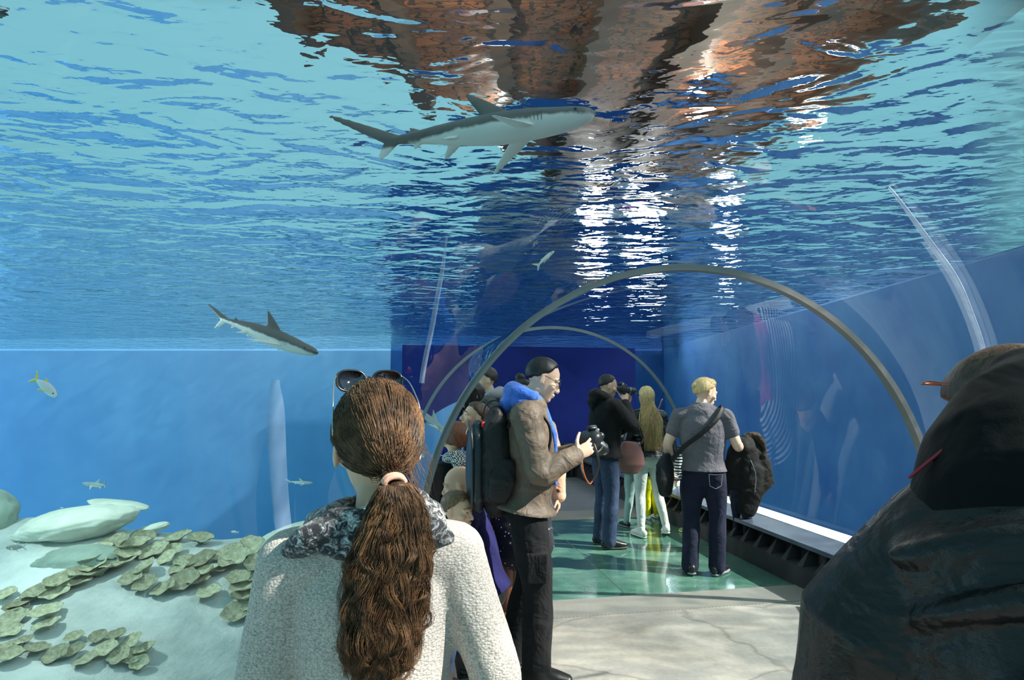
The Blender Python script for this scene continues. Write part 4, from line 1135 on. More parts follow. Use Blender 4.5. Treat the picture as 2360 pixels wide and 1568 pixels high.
b = MB(); b.tube([(0, 0, -.16), (0, 0, -.05), (0, 0, .06), (.02, 0, .15)], [.09, .125, .115, .07], 20, [.05, .07, .065, .03], side=(.5, 1, 0)); union(b, 'bag_body', M_BAGB, bag, .008, 3, .004, 20)
for z in (.04, -.04):
    b = MB(); a_ = np.linspace(0, 2*PI, 17); b.tube(np.c_[-.075+.0*a_, -.055+.02*np.cos(a_), z+.028*np.sin(a_)], .005, 6, cap=False); b.build('buckle', M_STEEL, bag)
lb = np.array((-.33, -.06, .86))
strap('strap', [np.array(q)-lb for q in ((-.27, -.12, .98), (-.17, -.175, 1.10), (-.02, -.185, 1.22), (.10, -.165, 1.33), (.165, -.10, 1.425), (.17, .0, 1.45), (.12, .12, 1.38))], .021, .005, M_BAGB, bag, side=(.5, .1, -.5))
coat = empty('coat', tuple(w((.36, .22, 1.06))), R(-16), 'dark brown-black coat hanging folded over the grey T-shirt woman\'s right forearm', 'coat')
M_COAT = cloth('coat_cloth', srgb(33, 30, 28), .75, .6, 8)
b = MB()
b.tube([(-.02, -.06, .03), (.03, .02, .05), (.06, .12, .05)], [.06, .08, .08], 16, [.06, .07, .06], side=(0, 0, 1))
b.tube([(-.06, -.05, .02), (-.10, -.06, -.16), (-.10, -.06, -.33)], [.07, .10, .11], 18, [.04, .045, .04], side=(1, .3, 0))
b.tube([(.03, -.02, .02), (.05, -.04, -.2), (.03, -.05, -.42), (.0, -.06, -.55)], [.07, .12, .11, .075], 18, [.05, .06, .045, .03], side=(1, .3, 0))
b.tube([(.10, .06, .03), (.16, .04, -.12), (.18, .02, -.28), (.11, -.02, -.38)], [.06, .085, .085, .045], 18, [.05, .06, .05, .03], side=(1, .2, 0))
union(b, 'coat_body', M_COAT, coat, .01, 3, .011, 17, 4)
b = MB(); rr = np.random.default_rng(8)
b.tube(smoothpath([(.02, .02, .11), (.09, .03, .13), (.15, .04, .08), (.18, .04, .0), (.16, .02, -.06)], 24), .04, 12, .03); union(b, 'collar', cloth('coat_lining', srgb(70, 58, 46), .9, .8, 22, .5, 60), coat, .008, 2, .012, 40, 6)
b = MB(); b.tube(smoothpath([(.03, -.075, -.04), (.08, -.11, -.2), (.07, -.10, -.36)], 20), .004, 6); b.build('zip', M_STEEL, coat)

# --- children by the right kerb
P = Person((2.02, 6.75), 12, 1.16, 'child in black-and-white striped top with pink collar beside the blonde woman', head=(4, 0, 0), child=True, hk=.92)
def stripe_mat():
    m, nt, out = newmat('striped_jersey'); tc = N(nt, 'ShaderNodeTexCoord')
    wv = N(nt, 'ShaderNodeTexWave', bands_direction='Z', i={'Scale': 9.5, 'Distortion': .6, 'Detail Scale': .8}); nt.links.new(tc.outputs['Object'], wv.inputs[0])
    p = N(nt, 'ShaderNodeBsdfPrincipled', i={'Roughness': .9}); nt.links.new(ramp(nt, wv.outputs['Fac'], [(.46, (.01, .01, .015)), (.54, (.85, .85, .85))]), p.inputs['Base Color'])
    nt.links.new(p.outputs[0], out.inputs[0]); return m
P.body(.008); P.hair('child', M_HLB); P.trousers(M_JEAND, .014, .0, .95, .013); P.jacket(stripe_mat(), .026, .06, .95, .012, .003, name='jersey')
P.hood(cloth('pink_cloth', srgb(230, 60, 140), .9), up=0, r=.05); P.shoes(pmat('green_shoe', srgb(130, 150, 60), .5), M_SHOEW)
P = Person((1.46, 7.08), 20, 1.22, 'child in navy coat and pale jeans bending behind the blonde woman', head=(-30, 0, 0), child=True, hk=.92,
           pose=dict(chest=(0, .10, 1.25), neck=(0, .22, 1.38), ntop=(0, .27, 1.44), sh_r=(.16, .18, 1.33), sh_l=(-.16, .18, 1.33), el_r=(.24, .25, 1.06), wr_r=(.2, .38, .86), el_l=(-.24, .25, 1.06), wr_l=(-.2, .38, .86), an_l=(-.18, 0, .085), an_r=(.14, 0, .085)))
P.body(.008); P.hair('child', M_HBR); P.trousers(M_LJEAN, .02, .0, .95, .013); P.jacket(M_NAVY, .045, .0, .95, .013, .004, flare=.12); P.hood(M_NAVY, r=.06); P.shoes(M_SHOEB, M_GREYS)
P = Person((1.75, 7.50), 25, 1.02, 'small child in yellow trousers mostly hidden behind the blonde woman', head=(0, 0, 0), child=True, hk=.9)
P.body(.009); P.hair('child', M_HLB); P.trousers(M_YEL, .022, .0, .97, .013); P.jacket(M_NAVY, .03, .05, .95, .013); P.shoes(M_SHOEW, M_SHOEW)
P = Person((2.06, 7.98), 150, 1.66, 'person crouching with a phone, seen between the blonde woman\'s legs', head=(-25, 0, 0), fem=True,
           pose=dict(pelvis=(0, 0, .34), waist=(0, .07, .46), chest=(0, .15, .62), neck=(0, .22, .80), ntop=(0, .27, .87), sh_r=(.165, .19, .75), sh_l=(-.165, .19, .75), el_r=(.22, .33, .52), wr_r=(.06, .50, .60), el_l=(-.22, .33, .52), wr_l=(-.04, .50, .60),
                     hip_r=(.09, .02, .32), hip_l=(-.09, .02, .32), kn_r=(.16, .42, .42), kn_l=(-.16, .42, .42), an_r=(.13, .16, .085), an_l=(-.13, .16, .085)))
P.hand('r', (-.3, .3, .5), (-.6, .4, .2), curl=40); P.hand('l', (.3, .3, .5), (.6, .4, .2), curl=40)
P.body(.008); P.hair('long', M_HDK); P.trousers(M_LJEAN, .012, 0, .95, .013); P.jacket(M_BLK, .025, .1, .95, .013); P.shoes(M_SHOEB)
ph_ = empty('phone', tuple(P.world(np.array((.01, .60, .66))*P.s)), R(150), 'phone held by the crouching person', 'phone')
b = MB(); b.box((-.036, -.004, -.07), (.036, .004, .07), rotm(-30)); b.build('case', M_PLAS, ph_, smooth=False); b = MB(); b.box((-.032, -.0055, -.062), (.032, -.0042, .062), rotm(-30)); b.build('screen', M_LENS, ph_, smooth=False)
P = Person((2.27, 5.93), -60, 1.05, 'child hidden behind the grey T-shirt woman, one grey shoe showing by the kerb', head=(0, 0, 0), child=True, hk=.9)
P.body(.009); P.hair('child', M_HBR); P.trousers(M_JEAND, .014, .0, .95, .013); P.jacket(M_NAVY, .028, .06, .95, .013); P.shoes(pmat('taupe_shoe', srgb(110, 104, 100), .6), M_GREYS)
# --- people behind the left side of the ring
P = Person((-.22, 5.65), 84, 1.81, 'young man in grey hooded jacket and red shirt looking down to the left', head=(-10, 0, 22), bulk=.95)
P.body(.007); P.face(M_HDK); P.hair('short', M_HDK, th=.018); P.trousers(M_JEAND); P.jacket(cloth('dark_teal_jacket', srgb(48, 56, 60), .7), .03); P.hood(M_GREYS, r=.05, up=.0); P.shoes(M_SHOEB)
b = MB(); b.tube([P.J['neck']+np.array((0, .075, -.10)), P.J['neck']+np.array((0, .05, .02))], [.05, .05], 14, [.04, .05]); b.build('red_shirt', cloth('red_cloth', srgb(140, 40, 34), .9), P.root)
P = Person((-.33, 4.95), 84, 1.66, 'smiling dark-haired woman in navy coat looking out to the left', head=(4, 0, 36), fem=True)
P.body(.006); P.face(M_HDK); P.hair('long', M_HDK); P.trousers(M_BLK2); P.jacket(M_NAVY, .035, .0, flare=.05); P.shoes(M_SHOEB)
rg = np.random.default_rng(11); paths = []
for i in range(500):
    a = rg.uniform(.8, PI)*rg.choice([-1, 1]); x = .082*math.sin(a); y = -.015-.095*math.cos(a-.0)*-1*-1
    y = .02+.1*math.cos(a)
    paths.append(smoothpath([P.headpt((x*.2, .02, .125))[0], P.headpt((x*1.1, y*.9, .05))[0], P.headpt((x*1.08, y*1.0, -.07))[0], P.headpt((x*1.15+rg.normal()*.01, y*1.0-.02, -.22+rg.normal()*.02))[0]], 14))
strands('hair_strands', paths, .0022, M_HDK, P.root)
b = MB(); b.tube([P.J['neck']+np.array((.01, .095, -.22)), P.J['neck']+np.array((.0, .07, -.02))], [.028, .03], 10, [.02, .02]); b.build('scarf', M_GREYS, P.root)
P = Person((-.28, 4.42), 84, 1.47, 'boy in bright blue fleece gazing up to the left with open mouth', head=(14, 0, 24), child=True, hk=.95)
P.body(.0055); P.face(M_HBR); P.hair('child', M_HBR); P.trousers(M_JEAN); P.jacket(M_BLUEH, .026); P.hood(M_BLUEH, r=.04, up=-.01); P.shoes(M_SHOEB)
P = Person((-.395, 4.2), 20, 1.30, 'girl with auburn hair and chequered collar in a black coat, seen from behind', head=(-6, 0, 10), child=True, hk=.96, fem=True)
def check_mat():
    m, nt, out = newmat('chequered_wool'); tc = N(nt, 'ShaderNodeTexCoord')
    ck = N(nt, 'ShaderNodeTexChecker', i={'Scale': 90, 'Color1': (.75, .75, .72, 1), 'Color2': (.03, .03, .03, 1)}); nt.links.new(tc.outputs['Object'], ck.inputs[0])
    p = N(nt, 'ShaderNodeBsdfPrincipled', i={'Roughness': .9}); nt.links.new(ck.outputs[0], p.inputs[0]); nt.links.new(p.outputs[0], out.inputs[0]); return m
P.body(.008); P.hair('long', M_HAU, th=.03); P.trousers(M_BLK2); P.jacket(M_BLK, .03, .0, flare=.05); P.hood(check_mat(), name='collar', r=.05, up=.0); P.shoes(M_SHOEBR)
P = Person((-.19, 3.80), 80, 1.60, 'bald man in indigo jacket crouching behind the black backpack', head=(-12, 0, 10), hk=1.0,
           pose=dict(pelvis=(0, -.05, .40), waist=(0, .0, .52), chest=(0, .06, .72), neck=(0, .10, .92), ntop=(0, .13, .99), sh_r=(.175, .08, .86), sh_l=(-.175, .08, .86), el_r=(.24, .12, .60), wr_r=(.12, .30, .60), el_l=(-.24, .12, .60), wr_l=(-.12, .30, .60),
                     hip_r=(.09, .0, .36), hip_l=(-.09, .0, .36), kn_r=(.13, .36, .46), kn_l=(-.13, .36, .46), an_r=(.12, .14, .085), an_l=(-.12, .14, .085)))
P.body(.006); P.face(M_HLB); P.jacket(M_PURP, .032, .05); P.trousers(M_BLK2, .012); P.shoes(M_SHOEB)
P = Person((-.325, 3.36), -100, .95, 'small boy in light grey shirt looking to the right', head=(-4, 0, -14), child=True, hk=.88)
P.body(.0045); P.face(M_HLB); P.hair('child', M_HLB, th=.012); P.trousers(M_JEAN, .016, voxel=.01); P.jacket(M_GREYS, .022, .1, voxel=.009); P.shoes(M_SHOEB)
P = Person((.06, 4.14), 178, 1.66, 'woman in salmon-pink coat and spotted dark skirt hidden behind the man with the backpack', head=(-8, 0, 20), fem=True,
           pose=dict(sh_r=(.18, 0, 1.39), el_r=(.27, .02, 1.12), wr_r=(.275, .07, .90), sh_l=(-.18, 0, 1.39), el_l=(-.26, .0, 1.12), wr_l=(-.275, .03, .92)))
P.hand('r', (.0, .12, -1), (-.5, -.4, 0), curls=[8, 55, 60, 65]); P.hand('l', (0, .1, -1), (.8, -.1, 0), curl=25)
P.body(.0055); P.hair('up', M_HDK); mb = MB(); mb.ball(P.headpt((0, -.06, .13))[0], .035, 14, 10); mb.build('hair_bun', M_HDK, P.root)
P.jacket(M_PINK, .032, .35, .93, voxel=.009, cuff=1)
for q, sd in (('r', 1), ('l', -1)):
    e, w_ = P.J['el_'+q], P.J['wr_'+q]; d = unit(w_-e)
    b = MB(); b.tube([w_-d*.075, w_+d*.0], [.049, .052], 18); cf = b.build('cuff', M_PINK, P.root)
    b = MB(); b.ball(w_-d*.04+np.array((sd*.0, .052, 0)), (.013, .006, .013), 12, 8); b.build('cuff_button', M_SHOEBR, cf)
def dots_mat():
    m, nt, out = newmat('spotted_cloth'); tc = N(nt, 'ShaderNodeTexCoord')
    v = N(nt, 'ShaderNodeTexVoronoi', i={'Scale': 34}); nt.links.new(tc.outputs['Object'], v.inputs['Vector'])
    p = N(nt, 'ShaderNodeBsdfPrincipled', i={'Roughness': .9}); nt.links.new(ramp(nt, v.outputs['Distance'], [(.16, (.8, .8, .82)), (.2, (.012, .012, .02))]), p.inputs[0]); nt.links.new(p.outputs[0], out.inputs[0]); return m
b = MB(); s = P.s; b.tube([(0, 0, 1.05*s), (0, 0, .95*s), (0, 0, .78*s), (0, 0, .58*s)], np.array([.14, .18, .22, .25])*s, 28, np.array([.11, .13, .17, .2])*s, side=(1, 0, 0)); union(b, 'skirt', dots_mat(), P.root, .012, 3, .008, 16)
P.shoes(M_SHOEBR)
for q in 'rl':
    b = MB(); b.tube([P.J['an_'+q], (P.J['an_'+q]+P.J['kn_'+q])/2, P.J['kn_'+q]-UP*.04], [.05, .062, .066], 14); b.build('boot_shaft', M_SHOEBR, P.root)

# --- man with the backpack
P = Person((.095, 3.42), -88, 1.79, 'man with glasses, blue hood and drab jacket looking down at a camera in his hands', head=(-24, 0, 4), bulk=1.03, skinm=M_SK2,
           pose=dict(pelvis=(0, -.02, .95), chest=(0, -.01, 1.29), neck=(0, .0, 1.475), ntop=(0, .035, 1.548), sh_r=(.185, -.02, 1.405), el_r=(.245, .04, 1.125), wr_r=(.15, .25, 1.205), sh_l=(-.185, 0, 1.41), el_l=(-.25, .06, 1.13), wr_l=(-.10, .27, 1.20),
                     hip_r=(.09, -.01, .91), kn_r=(.10, .04, .50), an_r=(.10, .035, .085), an_l=(-.10, -.10, .085)))
P.hand('r', (-.15, .85, .45), (-1, .05, .1), curls=[30, 45, 52, 55], thumb=62); P.hand('l', (.3, .8, .3), (.9, .1, .3), curl=48)
P.body(.0042); P.face(M_HDK); P.hair('reced', M_HDK, th=.009)
P.trousers(M_BLK2, .026, .03, 1.03, .009, .006, keep=lambda co: co[:, 2] < .95); P.jacket(M_DRAB, .036, .0, .97, .0085, .0065, fore=.8, flare=.15); P.hood(M_BLUEH, r=.046, up=.028); P.hood(M_BLUEH, name='hood_fold', r=.042, up=-.02)
P.shoes(M_SHOEB)
M_SILVS = pmat('shoe_silver', srgb(140, 130, 118), .3, .6, .4)
for q in 'r':                                            # pale bands on the side of the shoe
    a = P.J['an_'+q]; f = unit(P.foot_dir(q)); sd = np.array((f[1], -f[0], 0))
    for i in range(4):
        b = MB(); c = a+f*(.045+.022*i)*P.s-UP*.06*P.s
        b.tube([c+sd*.046*P.s-UP*.005, c+sd*.043*P.s+f*.012+UP*.022, c+sd*.030*P.s+f*.02+UP*.040-UP*.004*i], [.006, .006, .005], 8, [.004]*3, side=f); b.build('shoe_band', M_SILVS, P.root)
b = MB()                                                 # cuffs, hem band and pocket flap
d = unit(P.J['wr_r']-P.J['el_r']); b.tube([P.J['wr_r']-d*.045, P.J['wr_r']-d*.005], [.046, .044], 18); b.build('cuff', M_BLK, P.root)
b = MB(); b.box((.186, -.02, .56), (.205, .085, .68)); b.box((.186, -.025, .67), (.209, .09, .72)); union(b, 'cargo_pocket', M_BLK2, P.root, .006, 4)
b = MB(); c = P.J['chest']; b.tube([P.J['neck']+np.array((.02, .075, .0)), c+np.array((.03, .155, .02)), c+np.array((.03, .165, -.16)), c+np.array((.03, .16, -.26))], [.028, .018, .014, .012], 10); b.build('fleece_edge', M_BLUEH, P.root)
W_ = P.world
gl = empty('eyeglasses', tuple(W_(P.headpt((0, .09, .005))[0])), R(-88), 'thin-rimmed eyeglasses worn by the man with the backpack', 'glasses')
g0 = P.headpt((0, .09, .005))[0]
M_CLEAR, nt_, out_ = newmat('clear_lens'); t_ = N(nt_, 'ShaderNodeBsdfTransparent', i={'Color': (.85, .88, .9, 1)}); g_ = N(nt_, 'ShaderNodeBsdfGlossy', i={'Roughness': .05}); x_ = N(nt_, 'ShaderNodeMixShader', i={0: .12, 1: t_.outputs[0], 2: g_.outputs[0]}); nt_.links.new(x_.outputs[0], out_.inputs[0])
for sx in (1, -1):
    a_ = np.linspace(0, 2*PI, 25); rim = np.c_[sx*.033+.026*np.cos(a_), .098-.35*(.026*np.cos(a_)*sx)*.6, .002+.018*np.sin(a_)]
    b = MB(); b.tube(P.headpt(rim)-g0, .0016, 6, cap=False); b.build('rim', M_PLAS, gl)
    b = MB(); b.add(P.headpt(rim[:-1])-g0, [tuple(range(24))]); b.build('lens', M_CLEAR, gl)
    b = MB(); b.tube(P.headpt([(sx*.060, .088, .008), (sx*.076, .06, .012), (sx*.082, .0, .016), (sx*.08, -.02, .008)])-g0, .0022, 6); b.build('temple', M_PLAS, gl)
b = MB(); b.tube(P.headpt([(-.008, .101, .006), (0, .106, .009), (.008, .101, .006)])-g0, .0016, 6); b.build('bridge', M_PLAS, gl)
cl = np.array((.03, .335, 1.285))*P.s; cw = W_(cl)
cm, CMx = dslr('camera', cw, (.75, .35, -.55), (.25, .1, 1), 'black camera held low in both hands by the man with the backpack', .08, 1.1)
strap('neck_strap', [W_(np.array(q)*P.s)-cw for q in ((.09, .335, 1.31), (.14, .36, 1.22), (.13, .37, 1.13), (.07, .33, 1.05), (.03, .29, 1.13), (-.04, .33, 1.27))], .008, .002, M_PLAS, cm, side=(1, 0, 0))
b = MB(); b.tube(smoothpath([W_(np.array(q)*P.s)-cw for q in ((.15, .28, 1.19), (.14, .29, 1.11), (.10, .33, 1.045), (.07, .37, 1.11), (.05, .39, 1.17))], 24), .003, 6); b.build('strap_edge', M_ORANGE, cm)
# backpack
bp = empty('backpack', tuple(W_((.03, -.085, .985))), R(-88), 'large black backpack with teal sheen worn by the man looking at his camera', 'backpack')
M_BPK = cloth('backpack_nylon', srgb(20, 18, 19), .55, .5, 8, .15, 260, 0, .35); M_BPS = pmat('backpack_shell', srgb(22, 32, 40), .35, .5, 0, .2, 5, .1, 200)
b = MB(); zs = [-.03, .0, .08, .2, .33, .43, .475]
b.tube([(0, -.10, z) for z in zs], [.11, .145, .165, .17, .165, .14, .09], 26, [.075, .105, .125, .13, .115, .085, .05], side=(1, 0, 0)); union(b, 'main_pocket', M_BPK, bp, .009, 3, .006, 14)
b = MB(); b.tube([(0, -.205, z) for z in (-.05, .0, .12, .25, .36, .41)], [.085, .125, .14, .14, .12, .07], 24, [.035, .06, .07, .068, .055, .03], side=(1, 0, 0)); union(b, 'front_pocket', M_BPS, bp, .008, 4, .003, 14)
b = MB(); b.tube(smoothpath([(.10, -.235, -.04), (.135, -.232, .08), (.14, -.232, .24), (.11, -.24, .37), (.0, -.255, .42), (-.11, -.24, .37)], 40), .007, 8); b.build('zip_piping', M_PLAS, bp)
b = MB(); b.tube([(.155, -.09, .02), (.165, -.07, .12), (.15, -.05, .22)], [.06, .075, .055], 16, [.025, .03, .02], side=(0, 1, 0)); union(b, 'side_pocket', M_BPK, bp, .008, 3, .004, 22)
b = MB(); b.box((.06, -.185, .40), (.09, -.165, .43)); b.build('red_tag', pmat('red_tag', srgb(220, 50, 35), .6), bp)
b = MB(); b.tube(smoothpath([(.0, -.05, .50), (.0, -.09, .545), (.0, -.15, .535), (.0, -.18, .47)], 16), .009, 8, .005, side=(1, 0, 0)); b.build('grab_handle', M_PLAS, bp)
for sx in (1, -1):
    strap('shoulder_strap', [(sx*.10, -.04, .40), (sx*.12, .01, .50), (sx*.135, .09, .515), (sx*.155, .184, .42), (sx*.168, .186, .30), (sx*.175, .13, .22), (sx*.10, .06, .2)], .028, .008, M_BPK, bp, side=(1, 0, 0))
b = MB(); b.tube([(.04, -.26, .395), (.045, -.27, .36)], [.004, .005], 8); b.build('zip_pull', M_STEEL, bp)
# --- long-haired woman in the foreground, back turned
def knit_mat():
    m, nt, out = newmat('knit_wool'); tc = N(nt, 'ShaderNodeTexCoord')
    mp = N(nt, 'ShaderNodeMapping', i={'Scale': (140, 140, 230)}); nt.links.new(tc.outputs['Object'], mp.inputs[0])
    v = N(nt, 'ShaderNodeTexVoronoi', i={'Scale': 1.0, 'Randomness': .75}); nt.links.new(mp.outputs[0], v.inputs['Vector'])
    f = noise(nt, 260, 4, .7, tc.outputs['Object']); g = noise(nt, 26, 3, .6, tc.outputs['Object'], 1.0)
    hgt = N(nt, 'ShaderNodeMath', operation='MULTIPLY_ADD', i={0: v.outputs['Distance'], 1: -1.0, 2: f})
    h2 = N(nt, 'ShaderNodeMath', operation='MULTIPLY_ADD', i={0: g, 1: 1.2, 2: hgt.outputs[0]})
    c = ramp(nt, f, [(.32, srgb(158, 144, 135)), (.5, srgb(202, 191, 182)), (.68, srgb(226, 217, 209))])
    mx = N(nt, 'ShaderNodeMix', data_type='RGBA', blend_type='MULTIPLY', i={0: .55}); nt.links.new(c, mx.inputs[6]); nt.links.new(ramp(nt, v.outputs['Distance'], [(.3, (1, 1, 1)), (.75, (.55, .52, .5))]), mx.inputs[7])
    p = N(nt, 'ShaderNodeBsdfPrincipled', i={'Roughness': .95, 'Sheen Weight': .25, 'Specular IOR Level': .15}); nt.links.new(mx.outputs[2], p.inputs['Base Color'])
    bp = N(nt, 'ShaderNodeBump', i={'Strength': .8, 'Distance': .0028, 'Height': h2.outputs[0]}); nt.links.new(bp.outputs[0], p.inputs['Normal'])
    nt.links.new(p.outputs[0], out.inputs[0]); return m
P = Person((-.280, 1.24), 9, 1.545, 'woman in cream knit sweater with a long brown ponytail, back turned', head=(0, 0, 17), fem=True, bulk=1.06, hk=1.05,
           pose=dict(sh_r=(.180, .0, 1.405), el_r=(.275, -.05, 1.15), wr_r=(.25, .10, .94), sh_l=(-.185, .0, 1.40), el_l=(-.235, -.02, 1.12), wr_l=(-.225, .10, .90)))
P.body(.0055); P.face(M_HBR)
M_KNIT = knit_mat()
P.trousers(M_JEAND); P.shoes(M_SHOEB)
P.jacket(M_KNIT, .022, .06, .97, .007, .004, name='sweater', wf=9, fore=1.3, up=1.1, top=.93, it=4)
for q, sx in (('r', 1), ('l', -1)):                        # raised seams at the shoulders
    sh = P.J['sh_'+q]; a_ = np.linspace(-2.6, 2.6, 24)
c = P.J['neck']
b = MB(); b.tube([c-UP*.06+np.array((.012, -.012, 0)), c-UP*.018+np.array((.012, -.012, 0))], [.112, .095], 24, [.088, .075], side=(1, 0, 0)); b.build('undershirt', cloth('pale_blue_cotton', srgb(176, 212, 220), .9), P.root)
# scarf
def scarf_mat():
    m, nt, out = newmat('scarf_print'); tc = N(nt, 'ShaderNodeTexCoord')
    mp = N(nt, 'ShaderNodeMapping', i={'Scale': (60, 26, 70), 'Rotation': (.3, .4, .2)}); nt.links.new(tc.outputs['Object'], mp.inputs[0])
    f = noise(nt, 1.1, 4, .7, mp.outputs[0], 1.2)
    p = N(nt, 'ShaderNodeBsdfPrincipled', i={'Roughness': .85, 'Sheen Weight': .2}); nt.links.new(ramp(nt, f, [(.47, (.012, .012, .016)), (.55, (.16, .155, .16)), (.66, (.62, .60, .58))]), p.inputs['Base Color'])
    h = noise(nt, 40, 3, .6, tc.outputs['Object']); bp = N(nt, 'ShaderNodeBump', i={'Strength': .6, 'Distance': .01, 'Height': h}); nt.links.new(bp.outputs[0], p.inputs['Normal'])
    nt.links.new(p.outputs[0], out.inputs[0]); return m
b = MB()
a_ = np.linspace(0, 2*PI, 29)
for k_, (rx, ry, dz, r0) in enumerate([(.092, .085, .035, .026), (.115, .10, .012, .030), (.128, .105, -.004, .022)]):
    b.tube(np.c_[c[0]+rx*np.cos(a_), c[1]+.012+ry*np.sin(a_), c[2]+dz+.010*np.sin(a_*2+k_)-.022*np.cos(a_)*0-.01*np.sin(a_)*-1], r0, 12, r0*.75, cap=False)
b.tube([c+np.array((.06, -.07, .03)), c+np.array((.10, -.065, .01)), c+np.array((.145, -.04, -.015))], [.022, .030, .018], 14)
b.tube([c+np.array((-.06, -.07, .02)), c+np.array((-.12, -.055, -.005)), c+np.array((-.165, -.03, -.035))], [.024, .032, .018], 14)
union(b, 'scarf', scarf_mat(), P.root, .0055, 2, .006, 40)
# hair: cap, combed strands, pony tail
def shine(name, c0, c1):
    m, nt, out = newmat(name)
    oi = N(nt, 'ShaderNodeTexCoord'); f = noise(nt, 30, 3, .6, oi.outputs['Object'])
    p = N(nt, 'ShaderNodeBsdfPrincipled', i={'Roughness': .48, 'Specular IOR Level': .35}); nt.links.new(ramp(nt, f, [(.35, c0), (.65, c1)]), p.inputs['Base Color']); nt.links.new(p.outputs[0], out.inputs[0]); return m
M_STR1 = shine('hair_strands_brown', srgb(66, 46, 32), srgb(128, 92, 64))
P.hair('up', M_HBR, th=.0095)
hc = np.array((0, -.012, .030)); hr = np.array((.0745, .0975, .0885))
tie = np.array((.002, -.122, -.048))
rg = np.random.default_rng(21); paths = []
def onskull(p, f=1.17):
    d = np.asarray(p)-hc; return hc+d/np.linalg.norm(d/hr)*f
for i in range(6500):
    a = rg.uniform(-1.0, 1.0)*PI*.80; e = rg.uniform(-.62, 1.5)
    if abs(a) < 1.0 and e < .55: e = rg.uniform(.55, 1.2)
    if abs(a) < 1.75 and e < .12: e = rg.uniform(.12, 1.1)
    d0 = np.array((math.cos(e)*math.sin(a), math.cos(e)*math.cos(a), math.sin(e)))*.1+hc
    f0 = 1.155+rg.uniform(0, .05)
    p0 = onskull(d0, f0)
    if np.linalg.norm(p0-tie) < .045: continue
    tt = tie+rg.normal(size=3)*np.array((.006, .003, .006))
    mids = [onskull(p0*(1-t)+tt*t, f0+.01*math.sin(t*PI)+rg.normal()*.004) for t in (.28, .55, .8)]
    paths.append(P.headpt(smoothpath([p0]+mids+[tt], 16)))
strands('combed_hair', paths, .0006, M_STR1, P.root)
tw = P.headpt(tie)[0]
back = unit(P.HM[:3, :3] @ np.array((0, -1., 0)))
tail0 = [tw, tw+back*.028-UP*.012, tw+back*.030-UP*.07, tw+np.array((-.005, -.028, -.16)), tw+np.array((-.012, -.022, -.26)), tw+np.array((-.02, -.016, -.345)), tw+np.array((-.022, -.01, -.395))]
axis = smoothpath(tail0, 60); wid = np.interp(np.linspace(0, 1, 60), [0, .06, .2, .42, .68, .86, 1], [.013, .017, .036, .068, .072, .05, .016])
core = MB(); core.tube(axis[9:54], wid[9:54]*.66, 18, wid[9:54]*.34, side=(1, 0, 0)); union(core, 'ponytail', M_HBR, P.root, .006, 2, .006, 45)
paths = []
for cl_ in range(380):                                     # locks of strands sharing a curl
    th = rg.uniform(0, 2*PI); rad = math.sqrt(rg.uniform(.12, 1)); ph0, ph1 = rg.uniform(0, 6.28, 2); amp = rg.uniform(.006, .019); fr = rg.uniform(3.2, 5.5); end = rg.uniform(.62, 1.0)
    for j in range(22):
        t = np.linspace(0, end*rg.uniform(.93, 1.0), 34); A_ = np.array([np.interp(t, np.linspace(0, 1, 60), axis[:, k]) for k in range(3)]).T; w_ = np.interp(t, np.linspace(0, 1, 60), wid)
        th_ = th+rg.normal()*.09; r_ = rad*(1+rg.normal()*.05)
        g = np.clip((t-.12)/.4, 0, 1)
        x = w_*r_*np.cos(th_)+g*amp*np.sin(fr*2*PI*t*.9+ph0)+rg.normal()*.0015; y = .5*w_*r_*np.sin(th_)+g*amp*.8*np.cos(fr*2*PI*t*.9+ph1)
        y = np.minimum(y, .4*w_+.004)
        Q = A_.copy(); Q[:, 0] += x; Q[:, 1] += y; Q[:, 2] += g*amp*.4*np.sin(fr*2*PI*t*1.7+ph1)+w_*.75*r_*np.sin(th_)*np.clip(1-t/.13, 0, 1)
        paths.append(Q)
strands('ponytail_strands', paths, .00055, M_STR1, P.root)
paths = []
for i in range(60):                                        # loose hairs by the right ear and on the crown
    q = onskull(np.array((rg.uniform(.04, .08), rg.uniform(-.08, .02), rg.uniform(-.07, .03))), 1.18); a0 = P.headpt(q)[0]
    paths.append(smoothpath([a0, a0+np.array((.012+rg.normal()*.004, -.01, -.03)), a0+np.array((.022+rg.normal()*.008, -.012, -.075+rg.normal()*.02))], 12))
strands('loose_hair', paths, .0004, M_STR1, P.root)
b = MB(); a_ = np.linspace(0, 2*PI, 25)
tn = unit(axis[7]-axis[4]); e1 = unit(np.cross(tn, UP)); e2 = np.cross(tn, e1); tc_ = axis[5]
for dz in (-.005, .004): b.tube(tc_+tn*dz+e1*(.0195*np.cos(a_))[:, None]+e2*(.0135*np.sin(a_))[:, None], .0055, 8, cap=False)
b.build('hair_tie', cloth('peach_elastic', srgb(236, 176, 150), .8), P.root)
